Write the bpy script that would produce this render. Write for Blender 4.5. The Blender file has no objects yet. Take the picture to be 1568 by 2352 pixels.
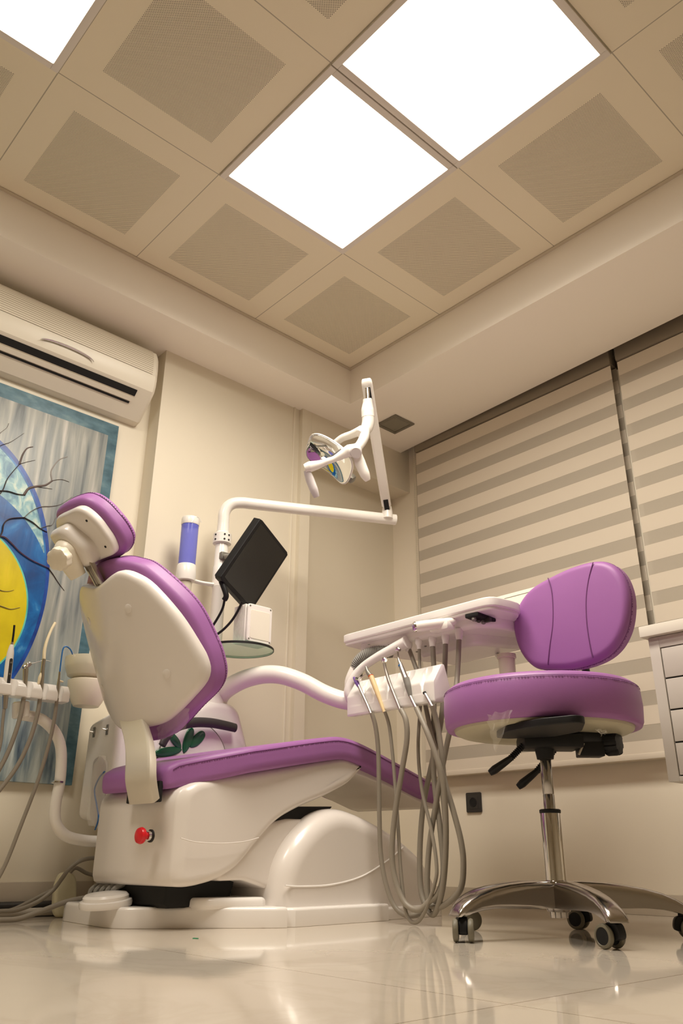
import bpy, bmesh, math, random
from mathutils import Vector as V, Matrix
random.seed(7)
S = bpy.context.scene
COL = S.collection
PI = math.pi
# ------------------------------------------------------------------ camera
FPX, CX, CY = 1856.885, 784.0, 1176.0
YAW, PITCH, ROLL = math.radians(47.752), math.radians(23.210), math.radians(-0.435)
CAM = V((2.512, -2.3335, 0.176))
M3 = Matrix.Rotation(YAW, 3, 'Z') @ Matrix.Rotation(PITCH, 3, 'X') @ Matrix.Rotation(ROLL, 3, 'Y')
RT, FW, UP = M3.col[0].copy(), M3.col[1].copy(), M3.col[2].copy()
cd = bpy.data.cameras.new('camera')
co = bpy.data.objects.new('camera', cd)
COL.objects.link(co)
cd.sensor_fit = 'VERTICAL'
cd.sensor_height = 36.0
cd.lens = FPX / 2352 * 36
cd.clip_start = 0.02
m = Matrix.Identity(4)
for i in range(3):
    m[i][0], m[i][1], m[i][2], m[i][3] = RT[i], UP[i], -FW[i], CAM[i]
co.matrix_world = m
S.camera = co


def ray(u, v):
    return FW + RT * ((u - CX) / FPX) - UP * ((v - CY) / FPX)


def at(u, v, x=None, y=None, z=None, d=None):
    """the point of the room that the photograph shows at (u, v), on a given plane or at a given depth"""
    r = ray(u, v)
    if d is not None:
        return CAM + r * d
    a, val = (0, x) if x is not None else (1, y) if y is not None else (2, z)
    return CAM + r * ((val - CAM[a]) / r[a])


H = 2.416      # tiled ceiling
ZS = 2.221     # soffit underside
# dental chair frame (turned 5 degrees)
TH = math.radians(-5)
CF = V((math.sin(TH), math.cos(TH), 0))
CL = V((math.cos(TH), -math.sin(TH), 0))
CO = V((.28, -.8, 0))
ZV = V((0, 0, 1))


def ch(l, f, z):
    return CO + CL * l + CF * f + ZV * z


def atc(u, v, l):
    r = ray(u, v)
    p = CAM + r * ((CO + CL * l - CAM).dot(CL) / r.dot(CL))
    q = p - CO
    return q.dot(CF), p.z


# ------------------------------------------------------------------ materials
MATS = {}


def newmat(name):
    mt = bpy.data.materials.new(name)
    mt.use_nodes = True
    nt = mt.node_tree
    return mt, nt, nt.nodes['Principled BSDF']


def srgb(r, g, b):
    f = lambda c: (c / 255 / 12.92) if c / 255 <= .04045 else ((c / 255 + .055) / 1.055) ** 2.4
    return (f(r), f(g), f(b), 1)


def mat(name, col, rough=.5, metal=0., spec=.5, coat=0., bump=0., bscale=80, trans=0., alpha=1., var=0., vscale=6, ior=1.45):
    mt, nt, p = newmat(name)
    p.inputs['Base Color'].default_value = col
    p.inputs['Roughness'].default_value = rough
    p.inputs['Metallic'].default_value = metal
    p.inputs['Specular IOR Level'].default_value = spec
    p.inputs['Coat Weight'].default_value = coat
    p.inputs['Coat Roughness'].default_value = .08
    p.inputs['Transmission Weight'].default_value = trans
    p.inputs['IOR'].default_value = ior
    p.inputs['Alpha'].default_value = alpha
    tc = nt.nodes.new('ShaderNodeTexCoord')
    if var:
        n = nt.nodes.new('ShaderNodeTexNoise')
        n.inputs['Scale'].default_value = vscale
        n.inputs['Detail'].default_value = 4
        nt.links.new(tc.outputs['Object'], n.inputs['Vector'])
        mx = nt.nodes.new('ShaderNodeMix')
        mx.data_type = 'RGBA'
        mx.inputs[6].default_value = col
        mx.inputs[7].default_value = tuple(c * (1 - var) for c in col[:3]) + (1,)
        nt.links.new(n.outputs['Fac'], mx.inputs[0])
        nt.links.new(mx.outputs[2], p.inputs['Base Color'])
    if bump:
        n2 = nt.nodes.new('ShaderNodeTexNoise')
        n2.inputs['Scale'].default_value = bscale
        n2.inputs['Detail'].default_value = 3
        nt.links.new(tc.outputs['Object'], n2.inputs['Vector'])
        b = nt.nodes.new('ShaderNodeBump')
        b.inputs['Strength'].default_value = bump
        b.inputs['Distance'].default_value = .002
        nt.links.new(n2.outputs['Fac'], b.inputs['Height'])
        nt.links.new(b.outputs['Normal'], p.inputs['Normal'])
    MATS[name] = mt
    return mt


wall_m = mat('wall_paint', (.76, .70, .575, 1), .55, bump=.04, bscale=120, var=.03, vscale=3)
soffit_m = mat('soffit_paint', (.94, .885, .80, 1), .6, bump=.03, bscale=90)
skirt_m = mat('skirting_marble', (.60, .53, .43, 1), .15, var=.25, vscale=5)
white_m = mat('white_plastic', (.83, .80, .77, 1), .22, coat=.25, var=.02, vscale=5)
whitem_m = mat('white_metal', (.84, .81, .76, 1), .28, coat=.2)
cream_m = mat('cream_plastic', (.78, .72, .60, 1), .35)
ac_m = mat('air_conditioner_plastic', (.76, .71, .60, 1), .35)
shell_m = mat('shell_plastic', (.74, .695, .655, 1), .27, coat=.2)
purple_m = mat('purple_leatherette', (.335, .135, .37, 1), .42, spec=.4, bump=.12, bscale=700, var=.05, vscale=9)
seam_m = mat('purple_seam', (.17, .05, .18, 1), .6)
black_m = mat('black_plastic', (.008, .008, .009, 1), .5, spec=.35, bump=.05, bscale=300)
dark_m = mat('dark_recess', (.006, .006, .006, 1), .7)
arm_m = mat('dark_rubber', (.03, .027, .027, 1), .38)
screen_m = mat('screen_glass', (.012, .012, .011, 1), .25)
chrome_m = mat('chrome', (.72, .70, .68, 1), .07, metal=1)
alu_m = mat('polished_aluminium', (.50, .47, .45, 1), .17, metal=1, bump=.02, bscale=200)
steel_m = mat('satin_steel', (.55, .52, .48, 1), .28, metal=1)
hose_m = mat('grey_hose', (.27, .24, .195, 1), .45)
corr_m = mat('grey_conduit', (.22, .21, .19, 1), .5)
seatpan_m = mat('seat_pan_plastic', (.44, .40, .29, 1), .42)
tyre_m = mat('caster_tyre', (.16, .145, .105, 1), .45)
red_m = mat('red_plastic', (.62, .012, .02, 1), .3)
green_m = mat('green_enamel', (.004, .12, .045, 1), .18, coat=.5)
socket_m = mat('anthracite_plastic', (.035, .032, .03, 1), .4)
sealblack_m = mat('black_seal', (.01, .01, .01, 1), .5)
cabinet_m = mat('cabinet_lacquer', (.66, .62, .56, 1), .35)
worktop_m = mat('worktop', (.80, .76, .66, 1), .3)
blue_m = mat('blue_tube', (.03, .14, .38, 1), .25, spec=.6)
creamtip_m = mat('suction_tip', (.78, .68, .48, 1), .4)
orange_m = mat('scaler_cream', (.72, .55, .30, 1), .35)
ring_m = mat('orange_ring', (.55, .10, .02, 1), .4)
cyl_m = mat('blue_clear_plastic', (.16, .19, .85, 1), .15, trans=.3, alpha=.72, ior=1.2)
clear_m = mat('clear_plastic', (.9, .87, .8, 1), .08, alpha=.25, spec=.6)
film_m = mat('clear_film', (.95, .92, .88, 1), .06, alpha=.17, spec=.8)
bottle_m = mat('milky_plastic', (.75, .70, .56, 1), .25, alpha=.75)
glass_m = mat('green_glass', (.40, .75, .52, 1), .05, alpha=.42, spec=.6)
slot_m = mat('grey_metal_plate', (.25, .24, .21, 1), .4, metal=.6)
mirror_m = mat('lamp_mirror', (.80, .80, .78, 1), .03, metal=1)
lavender_m = mat('lamp_grip', (.62, .58, .58, 1), .4)
pale_m = mat('pale_yellow_plastic', (.66, .62, .44, 1), .3)
pipe_m = mat('grey_pvc', (.5, .46, .40, 1), .35)
vent_m = mat('vent_grille', (.20, .18, .14, 1), .6)
blindrail_m = mat('blind_rail', (.24, .20, .15, 1), .4)
pane_m = mat('night_glass', (.05, .05, .05, 1), .05)
frame_m = mat('window_frame', (.62, .55, .36, 1), .4)


def ceiling_tile_mat():
    mt, nt, p = newmat('perforated_ceiling_tile')
    N, L = nt.nodes.new, nt.links.new
    p.inputs['Roughness'].default_value = .5
    tc = N('ShaderNodeTexCoord')
    sp = N('ShaderNodeSeparateXYZ')
    L(tc.outputs['Object'], sp.inputs[0])

    def mth(op, a, b=None, c=None):
        n = N('ShaderNodeMath')
        n.operation = op
        for i, q in enumerate((a, b, c)):
            if q is None:
                continue
            if isinstance(q, (int, float)):
                n.inputs[i].default_value = q
            else:
                L(q, n.inputs[i])
        return n.outputs[0]
    def tile(o):      # distance from the centre of the 0.6 m tile
        return mth('ABSOLUTE', mth('SUBTRACT', mth('FLOORED_MODULO', o, .6), .3))
    x, y = sp.outputs['X'], sp.outputs['Y']
    tx, ty = tile(x), tile(y)
    inside = mth('LESS_THAN', mth('MAXIMUM', tx, ty), .202)
    pitch = .0072
    dx = mth('SUBTRACT', mth('FLOORED_MODULO', mth('ADD', x, y), pitch), pitch / 2)
    dy = mth('SUBTRACT', mth('FLOORED_MODULO', mth('SUBTRACT', x, y), pitch), pitch / 2)
    rr = mth('SQRT', mth('ADD', mth('MULTIPLY', dx, dx), mth('MULTIPLY', dy, dy)))
    hole = mth('MULTIPLY', mth('LESS_THAN', rr, .0021), inside)
    joint = mth('GREATER_THAN', mth('MAXIMUM', tx, ty), .2982)
    dark = mth('MAXIMUM', hole, mth('MULTIPLY', joint, .55))
    mx = N('ShaderNodeMix')
    mx.data_type = 'RGBA'
    mx.inputs[6].default_value = (.82, .745, .585, 1)
    mx.inputs[7].default_value = (.10, .085, .06, 1)
    L(dark, mx.inputs[0])
    L(mx.outputs[2], p.inputs['Base Color'])
    return mt


def floor_mat():
    mt, nt, p = newmat('glossy_marble_tile')
    N, L = nt.nodes.new, nt.links.new
    tc = N('ShaderNodeTexCoord')
    mp = N('ShaderNodeMapping')
    mp.inputs['Location'].default_value = (-1.745, 1.33, 0)
    L(tc.outputs['Object'], mp.inputs[0])
    br = N('ShaderNodeTexBrick')
    br.offset = 0
    br.inputs['Color1'].default_value = (1, 1, 1, 1)
    br.inputs['Color2'].default_value = (.97, .97, .97, 1)
    br.inputs['Mortar'].default_value = (.55, .5, .45, 1)
    br.inputs['Scale'].default_value = 1
    br.inputs['Mortar Size'].default_value = .0016
    br.inputs['Brick Width'].default_value = 1.2
    br.inputs['Row Height'].default_value = 1.2
    L(mp.outputs[0], br.inputs['Vector'])
    n = N('ShaderNodeTexNoise')
    n.inputs['Scale'].default_value = 2.2
    n.inputs['Detail'].default_value = 7
    n.inputs['Distortion'].default_value = 1.6
    L(tc.outputs['Object'], n.inputs['Vector'])
    cr = N('ShaderNodeValToRGB')
    e = cr.color_ramp.elements
    e[0].position, e[0].color = .0, (.58, .52, .435, 1)
    e[1].position, e[1].color = 1., (.60, .54, .455, 1)
    a = e.new(.47)
    a.color = (.595, .53, .45, 1)
    a = e.new(.5)
    a.color = (.565, .502, .42, 1)
    a = e.new(.53)
    a.color = (.60, .54, .455, 1)
    L(n.outputs['Fac'], cr.inputs[0])
    mx = N('ShaderNodeMix')
    mx.data_type = 'RGBA'
    mx.blend_type = 'MULTIPLY'
    mx.inputs[0].default_value = 1
    L(cr.outputs[0], mx.inputs[6])
    L(br.outputs['Color'], mx.inputs[7])
    L(mx.outputs[2], p.inputs['Base Color'])
    p.inputs['Roughness'].default_value = .06
    p.inputs['Specular IOR Level'].default_value = .6
    n2 = N('ShaderNodeTexNoise')
    n2.inputs['Scale'].default_value = 5
    L(tc.outputs['Object'], n2.inputs['Vector'])
    b = N('ShaderNodeBump')
    b.inputs['Strength'].default_value = .05
    b.inputs['Distance'].default_value = .004
    L(n2.outputs['Fac'], b.inputs['Height'])
    L(b.outputs['Normal'], p.inputs['Normal'])
    return mt


def emit_mat(name, col, strength):
    mt, nt, p = newmat(name)
    p.inputs['Base Color'].default_value = (.9, .9, .9, 1)
    p.inputs['Emission Color'].default_value = col
    p.inputs['Emission Strength'].default_value = strength
    return mt


def sheer_mat(name, col, t):
    mt, nt, p = newmat(name)
    p.inputs['Base Color'].default_value = col
    p.inputs['Roughness'].default_value = .8
    tr = nt.nodes.new('ShaderNodeBsdfTransparent')
    mix = nt.nodes.new('ShaderNodeMixShader')
    mix.inputs[0].default_value = t
    out = nt.nodes['Material Output']
    nt.links.new(p.outputs[0], mix.inputs[1])
    nt.links.new(tr.outputs[0], mix.inputs[2])
    nt.links.new(mix.outputs[0], out.inputs[0])
    return mt


def grille_mat():
    mt, nt, p = newmat('ribbed_grille')
    N, L = nt.nodes.new, nt.links.new
    tc = N('ShaderNodeTexCoord')
    w = N('ShaderNodeTexWave')
    w.bands_direction = 'Z'
    w.inputs['Scale'].default_value = 33
    L(tc.outputs['Object'], w.inputs['Vector'])
    mx = N('ShaderNodeMix')
    mx.data_type = 'RGBA'
    mx.inputs[6].default_value = (.42, .37, .28, 1)
    mx.inputs[7].default_value = (.76, .70, .58, 1)
    cr = N('ShaderNodeValToRGB')
    cr.color_ramp.elements[0].position = .15
    cr.color_ramp.elements[1].position = .5
    L(w.outputs['Fac'], cr.inputs[0])
    L(cr.outputs[0], mx.inputs[0])
    L(mx.outputs[2], p.inputs['Base Color'])
    p.inputs['Roughness'].default_value = .5
    return mt


def painting_mat():
    mt, nt, p = newmat('painted_canvas')
    N, L = nt.nodes.new, nt.links.new
    p.inputs['Roughness'].default_value = .4
    tc = N('ShaderNodeTexCoord')
    sp = N('ShaderNodeSeparateXYZ')
    L(tc.outputs['Object'], sp.inputs[0])
    y, z = sp.outputs['Y'], sp.outputs['Z']

    def mth(op, a, b=None):
        n = N('ShaderNodeMath')
        n.operation = op
        for i, q in enumerate((a, b)):
            if q is None:
                continue
            if isinstance(q, (int, float)):
                n.inputs[i].default_value = q
            else:
                L(q, n.inputs[i])
        return n.outputs[0]

    def noise(sy, sz, sc, det=4, dist=0.):
        mp = N('ShaderNodeMapping')
        mp.inputs['Scale'].default_value = (1, sy, sz)
        L(tc.outputs['Object'], mp.inputs[0])
        n = N('ShaderNodeTexNoise')
        n.inputs['Scale'].default_value = sc
        n.inputs['Detail'].default_value = det
        n.inputs['Distortion'].default_value = dist
        L(mp.outputs[0], n.inputs['Vector'])
        return n.outputs['Fac']

    def ramp(f, stops):
        r = N('ShaderNodeValToRGB')
        e = r.color_ramp.elements
        e[0].position, e[0].color = stops[0][0], stops[0][1]
        e[1].position, e[1].color = stops[-1][0], stops[-1][1]
        for q, c in stops[1:-1]:
            k = e.new(q)
            k.color = c
        L(f, r.inputs[0])
        return r.outputs[0]

    def mix(f, a, b):
        mx = N('ShaderNodeMix')
        mx.data_type = 'RGBA'
        L(f, mx.inputs[0])
        L(a, mx.inputs[6])
        L(b, mx.inputs[7])
        return mx.outputs[2]

    def ell(yc, zc, a, b, wob=.0):
        u = mth('DIVIDE', mth('SUBTRACT', y, yc), a)
        w = mth('DIVIDE', mth('SUBTRACT', z, zc), b)
        return mth('SQRT', mth('ADD', mth('MULTIPLY', u, u), mth('MULTIPLY', w, w)))
    grey = ramp(noise(9, .8, 3.2, 6, .4), [(.28, srgb(72, 80, 86)), (.42, srgb(124, 130, 130)), (.55, srgb(150, 152, 146)), (.66, srgb(178, 176, 170)), (.75, srgb(205, 198, 190))])
    low = ramp(noise(7, 1.0, 4, 5, .4), [(.32, srgb(60, 78, 96)), (.46, srgb(118, 135, 142)), (.6, srgb(168, 178, 176)), (.72, srgb(196, 206, 202))])
    fade = ramp(z, [(.5, (1, 1, 1, 1)), (.95, (0, 0, 0, 1))])
    bg = mix(fade, grey, low)
    blue = ramp(noise(2, 2, 5, 5, 1.2), [(.3, srgb(0, 56, 116)), (.5, srgb(0, 82, 148)), (.64, srgb(10, 100, 168)), (.8, srgb(80, 150, 198))])
    pale = ramp(noise(6, 5, 4, 5, .8), [(.3, srgb(60, 110, 140)), (.5, srgb(130, 172, 178)), (.65, srgb(190, 205, 190)), (.8, srgb(60, 130, 170))])
    e_o = ell(-1.65, 1.05, .42, .575)
    e_i = ell(-1.73, 1.02, .44, .355)      # darker blue rounded field below the pale crescent
    e_y = ell(-1.595, .96, .30, .30)
    yel = ramp(noise(3, 2, 4, 4, .5), [(.3, srgb(188, 168, 0)), (.6, srgb(205, 186, 4)), (.8, srgb(216, 190, 30))])
    rim = ramp(noise(3, 3, 6), [(.3, srgb(8, 42, 118)), (.7, srgb(24, 78, 165))])
    up = mth('GREATER_THAN', z, 1.2)
    palem = mth('MULTIPLY', mth('GREATER_THAN', ell(-1.62, .95, .42, .46), 1.0), mth('LESS_THAN', e_o, .955))
    c = mix(mth('LESS_THAN', e_o, 1.0), bg, rim)
    c = mix(mth('LESS_THAN', e_o, .97), c, blue)
    c = mix(mth('MULTIPLY', palem, up), c, pale)
    edge = mth('LESS_THAN', e_y, 1.018)
    teal = ramp(noise(3, 3, 6), [(.3, srgb(70, 170, 150)), (.7, srgb(110, 200, 180))])
    c = mix(edge, c, teal)
    c = mix(mth('LESS_THAN', e_y, 1.0), c, yel)
    brd = ramp(noise(3, 6, 5, 5), [(.3, srgb(52, 84, 98)), (.55, srgb(78, 112, 126)), (.75, srgb(108, 136, 142))])
    bm_ = mth('MAXIMUM', mth('GREATER_THAN', z, 1.757), mth('GREATER_THAN', y, -1.082))
    c = mix(bm_, c, brd)
    L(c, p.inputs['Base Color'])
    b = N('ShaderNodeBump')
    b.inputs['Strength'].default_value = .25
    b.inputs['Distance'].default_value = .003
    L(noise(9, .8, 6, 6), b.inputs['Height'])
    L(b.outputs['Normal'], p.inputs['Normal'])
    return mt


# ------------------------------------------------------------------ mesh helpers
def BM():
    return bmesh.new()


ROOTLOC = {}


def obj(name, bm, material, parent=None, angle=38, label=None):
    bmesh.ops.recalc_face_normals(bm, faces=bm.faces)
    me = bpy.data.meshes.new(name)
    bm.to_mesh(me)
    bm.free()
    for mt in (material if isinstance(material, (list, tuple)) else [material]):
        me.materials.append(mt)
    for p in me.polygons:
        p.use_smooth = True
    me.set_sharp_from_angle(angle=math.radians(angle))
    o = bpy.data.objects.new(name, me)
    COL.objects.link(o)
    if parent is not None:
        loc = ROOTLOC.get(parent.name, V((0, 0, 0)))
        me.transform(Matrix.Translation(-loc))
        o.parent = parent
        ROOTLOC[o.name] = loc
    if label:
        o['label'] = label
    return o


def struct(name, bm, material, angle=30):
    o = obj(name, bm, material, None, angle)
    o['kind'] = 'structure'
    return o


def thing(name, label, cat, loc, group=None):
    o = bpy.data.objects.new(name, None)
    o.empty_display_size = .05
    COL.objects.link(o)
    o.location = loc
    ROOTLOC[o.name] = V(loc)
    o['label'] = label
    o['category'] = cat
    if group:
        o['group'] = group
    return o


def tag(o, label, cat, group=None):
    o['label'] = label
    o['category'] = cat
    if group:
        o['group'] = group
    return o


def frame_from(axis):
    a = V(axis).normalized()
    h = V((0, 0, 1)) if abs(a.z) < .9 else V((1, 0, 0))
    x = h.cross(a).normalized()
    return x, a.cross(x), a


def face(bm, vs):
    try:
        return bm.faces.new(vs)
    except ValueError:
        return None


def loft(bm, rings, caps=True, closed=True, mi=0):
    vr = [[bm.verts.new(p) for p in r] for r in rings]
    n = len(vr[0])
    for a, b in zip(vr, vr[1:]):
        for i in range(n if closed else n - 1):
            j = (i + 1) % n
            q = face(bm, (a[i], a[j], b[j], b[i]))
            if q:
                q.material_index = mi
    if caps:
        for q in (vr[0], vr[-1]):
            q = face(bm, q)
            if q:
                q.material_index = mi
    return vr


def box(bm, c, s, bevel=0., rot=None, seg=2, mi=0):
    c = V(c)
    r = rot or Matrix.Identity(3)
    t = BM()
    bmesh.ops.create_cube(t, size=1)
    for v in t.verts:
        v.co = V((v.co.x * s[0], v.co.y * s[1], v.co.z * s[2]))
    if bevel:
        bmesh.ops.bevel(t, geom=list(t.edges), offset=bevel, segments=seg, affect='EDGES', profile=.6)
    mp = {}
    for v in t.verts:
        mp[v] = bm.verts.new(r @ v.co + c)
    for f_ in t.faces:
        q = face(bm, [mp[v] for v in f_.verts])
        if q:
            q.material_index = mi
    t.free()


def bx(bm, lo, hi, bevel=0., seg=2, mi=0):
    lo, hi = V(lo), V(hi)
    box(bm, (lo + hi) / 2, [abs(hi[i] - lo[i]) for i in range(3)], bevel, None, seg, mi)


def axes_rot(x, y, z):
    return Matrix((x, y, z)).transposed()


def catmull(pts, n=6, closed=False):
    pts = [V(p) for p in pts]
    k = len(pts)
    out = []
    rng = range(k if closed else k - 1)
    for i in rng:
        if closed:
            p0, p1, p2, p3 = pts[(i - 1) % k], pts[i], pts[(i + 1) % k], pts[(i + 2) % k]
        else:
            p0, p1, p2, p3 = pts[max(i - 1, 0)], pts[i], pts[i + 1], pts[min(i + 2, k - 1)]
        for j in range(n):
            t = j / n
            out.append(.5 * ((2 * p1) + (p2 - p0) * t + (2 * p0 - 5 * p1 + 4 * p2 - p3) * t * t + (3 * p1 - p0 - 3 * p2 + p3) * t ** 3))
    if not closed:
        out.append(pts[-1].copy())
    return out


def tube(bm, pts, r, seg=12, n=6, smooth=True, ry=None, mi=0, radii=None):
    """round (or flat, with ry) bar along a path; radii gives one radius per control point"""
    path = catmull(pts, n) if smooth else [V(p) for p in pts]
    if radii:
        k = len(pts) - 1
        rr = []
        for i in range(len(path)):
            u = i / (len(path) - 1) * k
            a = min(int(u), k - 1)
            rr.append(radii[a] + (radii[a + 1] - radii[a]) * (u - a))
    else:
        rr = [r] * len(path)
    t0 = (path[1] - path[0]).normalized()
    x, y, _ = frame_from(t0)
    rings = []
    for i, p in enumerate(path):
        t = (path[min(i + 1, len(path) - 1)] - path[max(i - 1, 0)]).normalized()
        x = (x - t * x.dot(t)).normalized()
        y = t.cross(x)
        k = 1 if ry is None else ry
        rings.append([p + x * (rr[i] * math.cos(2 * PI * j / seg)) + y * (rr[i] * k * math.sin(2 * PI * j / seg)) for j in range(seg)])
    loft(bm, rings, True, True, mi)


def lathe(bm, prof, o, axis=(0, 0, 1), seg=32, mi=0, ring=False):
    x, y, a = frame_from(axis)
    o = V(o)
    rings = []
    for r, h in prof:
        r = max(r, .0004)
        rings.append([o + a * h + (x * math.cos(2 * PI * j / seg) + y * math.sin(2 * PI * j / seg)) * r for j in range(seg)])
    if ring:
        rings.append(rings[0])
        loft(bm, rings, False, True, mi)
        bmesh.ops.remove_doubles(bm, verts=bm.verts, dist=1e-6)
        return
    loft(bm, rings, True, True, mi)


def rod(bm, a, b, r, seg=16, r2=None, bev=.0, mi=0):
    a, b = V(a), V(b)
    L = (b - a).length
    r2 = r if r2 is None else r2
    pr = [(r, 0), (r2, L)] if not bev else [(r - bev, 0), (r, bev), (r2, L - bev), (r2 - bev, L)]
    lathe(bm, pr, a, b - a, seg, mi)


def clearance(out):
    """how far each outline point may move inwards before it meets the other side"""
    n = len(out)
    area = sum(out[i][0] * out[(i + 1) % n][1] - out[(i + 1) % n][0] * out[i][1] for i in range(n))
    sg = 1 if area > 0 else -1
    res = []
    for i in range(n):
        a, b, c = out[i - 1], out[i], out[(i + 1) % n]
        tx, ty = c[0] - a[0], c[1] - a[1]
        l = math.hypot(tx, ty) or 1e-9
        dx, dy = -sg * ty / l, sg * tx / l
        best = 9.
        for j in range(n):
            if j in (i, (i - 1) % n):
                continue
            p, q = out[j], out[(j + 1) % n]
            ex, ey = q[0] - p[0], q[1] - p[1]
            den = dx * ey - dy * ex
            if abs(den) < 1e-12:
                continue
            wx, wy = p[0] - b[0], p[1] - b[1]
            t = (wx * ey - wy * ex) / den
            u = (wx * dy - wy * dx) / den
            if t > 1e-6 and -1e-6 <= u <= 1 + 1e-6:
                best = min(best, t)
        res.append(best * .42)
    return [min(res[(i + k) % n] for k in (-2, -1, 0, 1, 2)) for i in range(n)]


def inset(out, d, lim=None):
    """move a closed 2D outline inwards by d"""
    if lim:
        return _inset(out, [min(d, q) for q in lim])
    return _inset(out, [d] * len(out))


def _inset(out, dd):
    n = len(out)
    area = sum(out[i][0] * out[(i + 1) % n][1] - out[(i + 1) % n][0] * out[i][1] for i in range(n))
    sg = 1 if area > 0 else -1
    res = []
    for i in range(n):
        a, b, c = V(out[i - 1]), V(out[i]), V(out[(i + 1) % n])
        t = (c - a)
        t = t / max(t.length, 1e-9)
        d = dd[i]
        res.append((b[0] - sg * t[1] * d, b[1] + sg * t[0] * d))
    return res


def outline(pts, n=6):
    return [(p.x, p.y) for p in catmull([V((a, b, 0)) for a, b in pts], n, True)]


def polyround(pts, r, seg=5):
    """polygon with its corners rounded by r (a number, or one per corner)"""
    out = []
    k = len(pts)
    for i in range(k):
        p, a, b = V(pts[i]), V(pts[i - 1]), V(pts[(i + 1) % k])
        q = r[i] if isinstance(r, (list, tuple)) else r
        da, db = (a - p), (b - p)
        q = min(q, da.length * .48, db.length * .48)
        s, e = p + da.normalized() * q, p + db.normalized() * q
        for j in range(seg + 1):
            t = j / seg
            w = s * (1 - t) ** 2 + p * 2 * t * (1 - t) + e * t * t
            out.append((w[0], w[1]))
    return out


def resample(out, m):
    n = len(out)
    P = [V((a, b)) for a, b in out]
    L = [0]
    for i in range(n):
        L.append(L[-1] + (P[(i + 1) % n] - P[i]).length)
    res = []
    for k in range(m):
        s = L[-1] * k / m
        i = max(j for j in range(n) if L[j] <= s)
        t = (s - L[i]) / max(L[i + 1] - L[i], 1e-9)
        w = P[i].lerp(P[(i + 1) % n], t)
        res.append((w.x, w.y))
    return res


def pad(bm, out, fn, n0, n1, r, crown=0., back_r=None, steps=5, inner=(.8, .55, .28), mi=0, flat=False):
    """a cushion or moulded shell: closed outline (s, t), thickness n0..n1, edges rounded by r"""
    cx_ = sum(p[0] for p in out) / len(out)
    cy_ = sum(p[1] for p in out) / len(out)
    rb = r if back_r is None else back_r
    rb, rf = min(rb, (n1 - n0) / 2), min(r, (n1 - n0) / 2)
    rings = []
    lim = clearance(out) if flat else None

    def scaled(base, k, n):
        return [fn(cx_ + (a - cx_) * k, cy_ + (b - cy_) * k, n) for a, b in base]
    bi = inset(out, rb, lim)
    if flat:
        rings.append([fn(a, b, n0) for a, b in inset(out, rb + .004, lim)])
    else:
        c0 = bm.verts.new(fn(cx_, cy_, n0))
        for k in reversed(inner):
            rings.append(scaled(bi, k, n0))
    for i in range(steps + 1):
        ph = PI / 2 * i / steps
        rings.append([fn(a, b, n0 + rb * (1 - math.cos(ph))) for a, b in inset(out, rb * (1 - math.sin(ph)), lim)])
    for i in range(steps + 1):
        ph = PI / 2 * i / steps
        rings.append([fn(a, b, n1 - rf * (1 - math.sin(ph))) for a, b in inset(out, rf * (1 - math.cos(ph)), lim)])
    fi = inset(out, rf)
    if flat:
        rings.append([fn(a, b, n1) for a, b in inset(out, rf + .004, lim)])
        loft(bm, rings, True, True, mi)
        return
    for k in inner:
        rings.append(scaled(fi, k, n1 + crown * (1 - k * k)))
    c1 = bm.verts.new(fn(cx_, cy_, n1 + crown))
    vr = loft(bm, rings, False, True, mi)
    n = len(out)
    for c, q in ((c0, vr[0]), (c1, vr[-1])):
        for i in range(n):
            w = face(bm, (c, q[i], q[(i + 1) % n]))
            if w:
                w.material_index = mi


def quad(bm, a, b, c, d, mi=0):
    q = face(bm, [bm.verts.new(V(p)) for p in (a, b, c, d)])
    if q:
        q.material_index = mi


def stitches(bm, path, r=.0012, gap=.0075, L=.005):
    r = .0008
    """a row of small thread stitches along a path"""
    P = [V(p) for p in path]
    acc = 0
    for a, b in zip(P, P[1:]):
        d = (b - a).length
        if d < 1e-6:
            continue
        while acc < d:
            s = a.lerp(b, acc / d)
            e = a.lerp(b, min(1, (acc + L) / d))
            if (e - s).length > .001:
                rod(bm, s, e, r, 5)
            acc += gap
        acc -= d



# ================================================================== the room
bm = BM()
bx(bm, (-.6, -6.1, -.08), (5.3, .80, 0))
struct('floor', bm, floor_mat())

bm = BM()
bx(bm, (-.005, -5.405, H), (4.805, .005, H + .05))
struct('ceiling', bm, ceiling_tile_mat())

bm = BM()      # lowered border round the tile field
bx(bm, (-.6, -6.1, ZS), (0, 0, H + .06))
bx(bm, (4.8, -6.1, ZS), (5.3, 0, H + .06))
bx(bm, (0, -6.1, ZS), (4.8, -5.4, H + .06))
pl = [(-.6, 0), (-.6, .566), (5.3, .39), (5.3, 0)]
loft(bm, [[V((a, b, z)) for a, b in pl] for z in (ZS, H + .06)])
struct('trim_1', bm, soffit_m)
bm = BM()      # edge angle of the tile grid, darker tone stands for the shadow line
for lo, hi in (((0, -5.4), (.016, 0)), ((.016, -.016), (4.8, 0)), ((4.784, -5.4), (4.8, -.016)), ((.016, -5.4), (4.784, -5.384))):
    bx(bm, lo + (H - .004,), hi + (H - .001,))
struct('trim_2', bm, mat('grid_angle', (.55, .48, .37, 1), .5))

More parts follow.
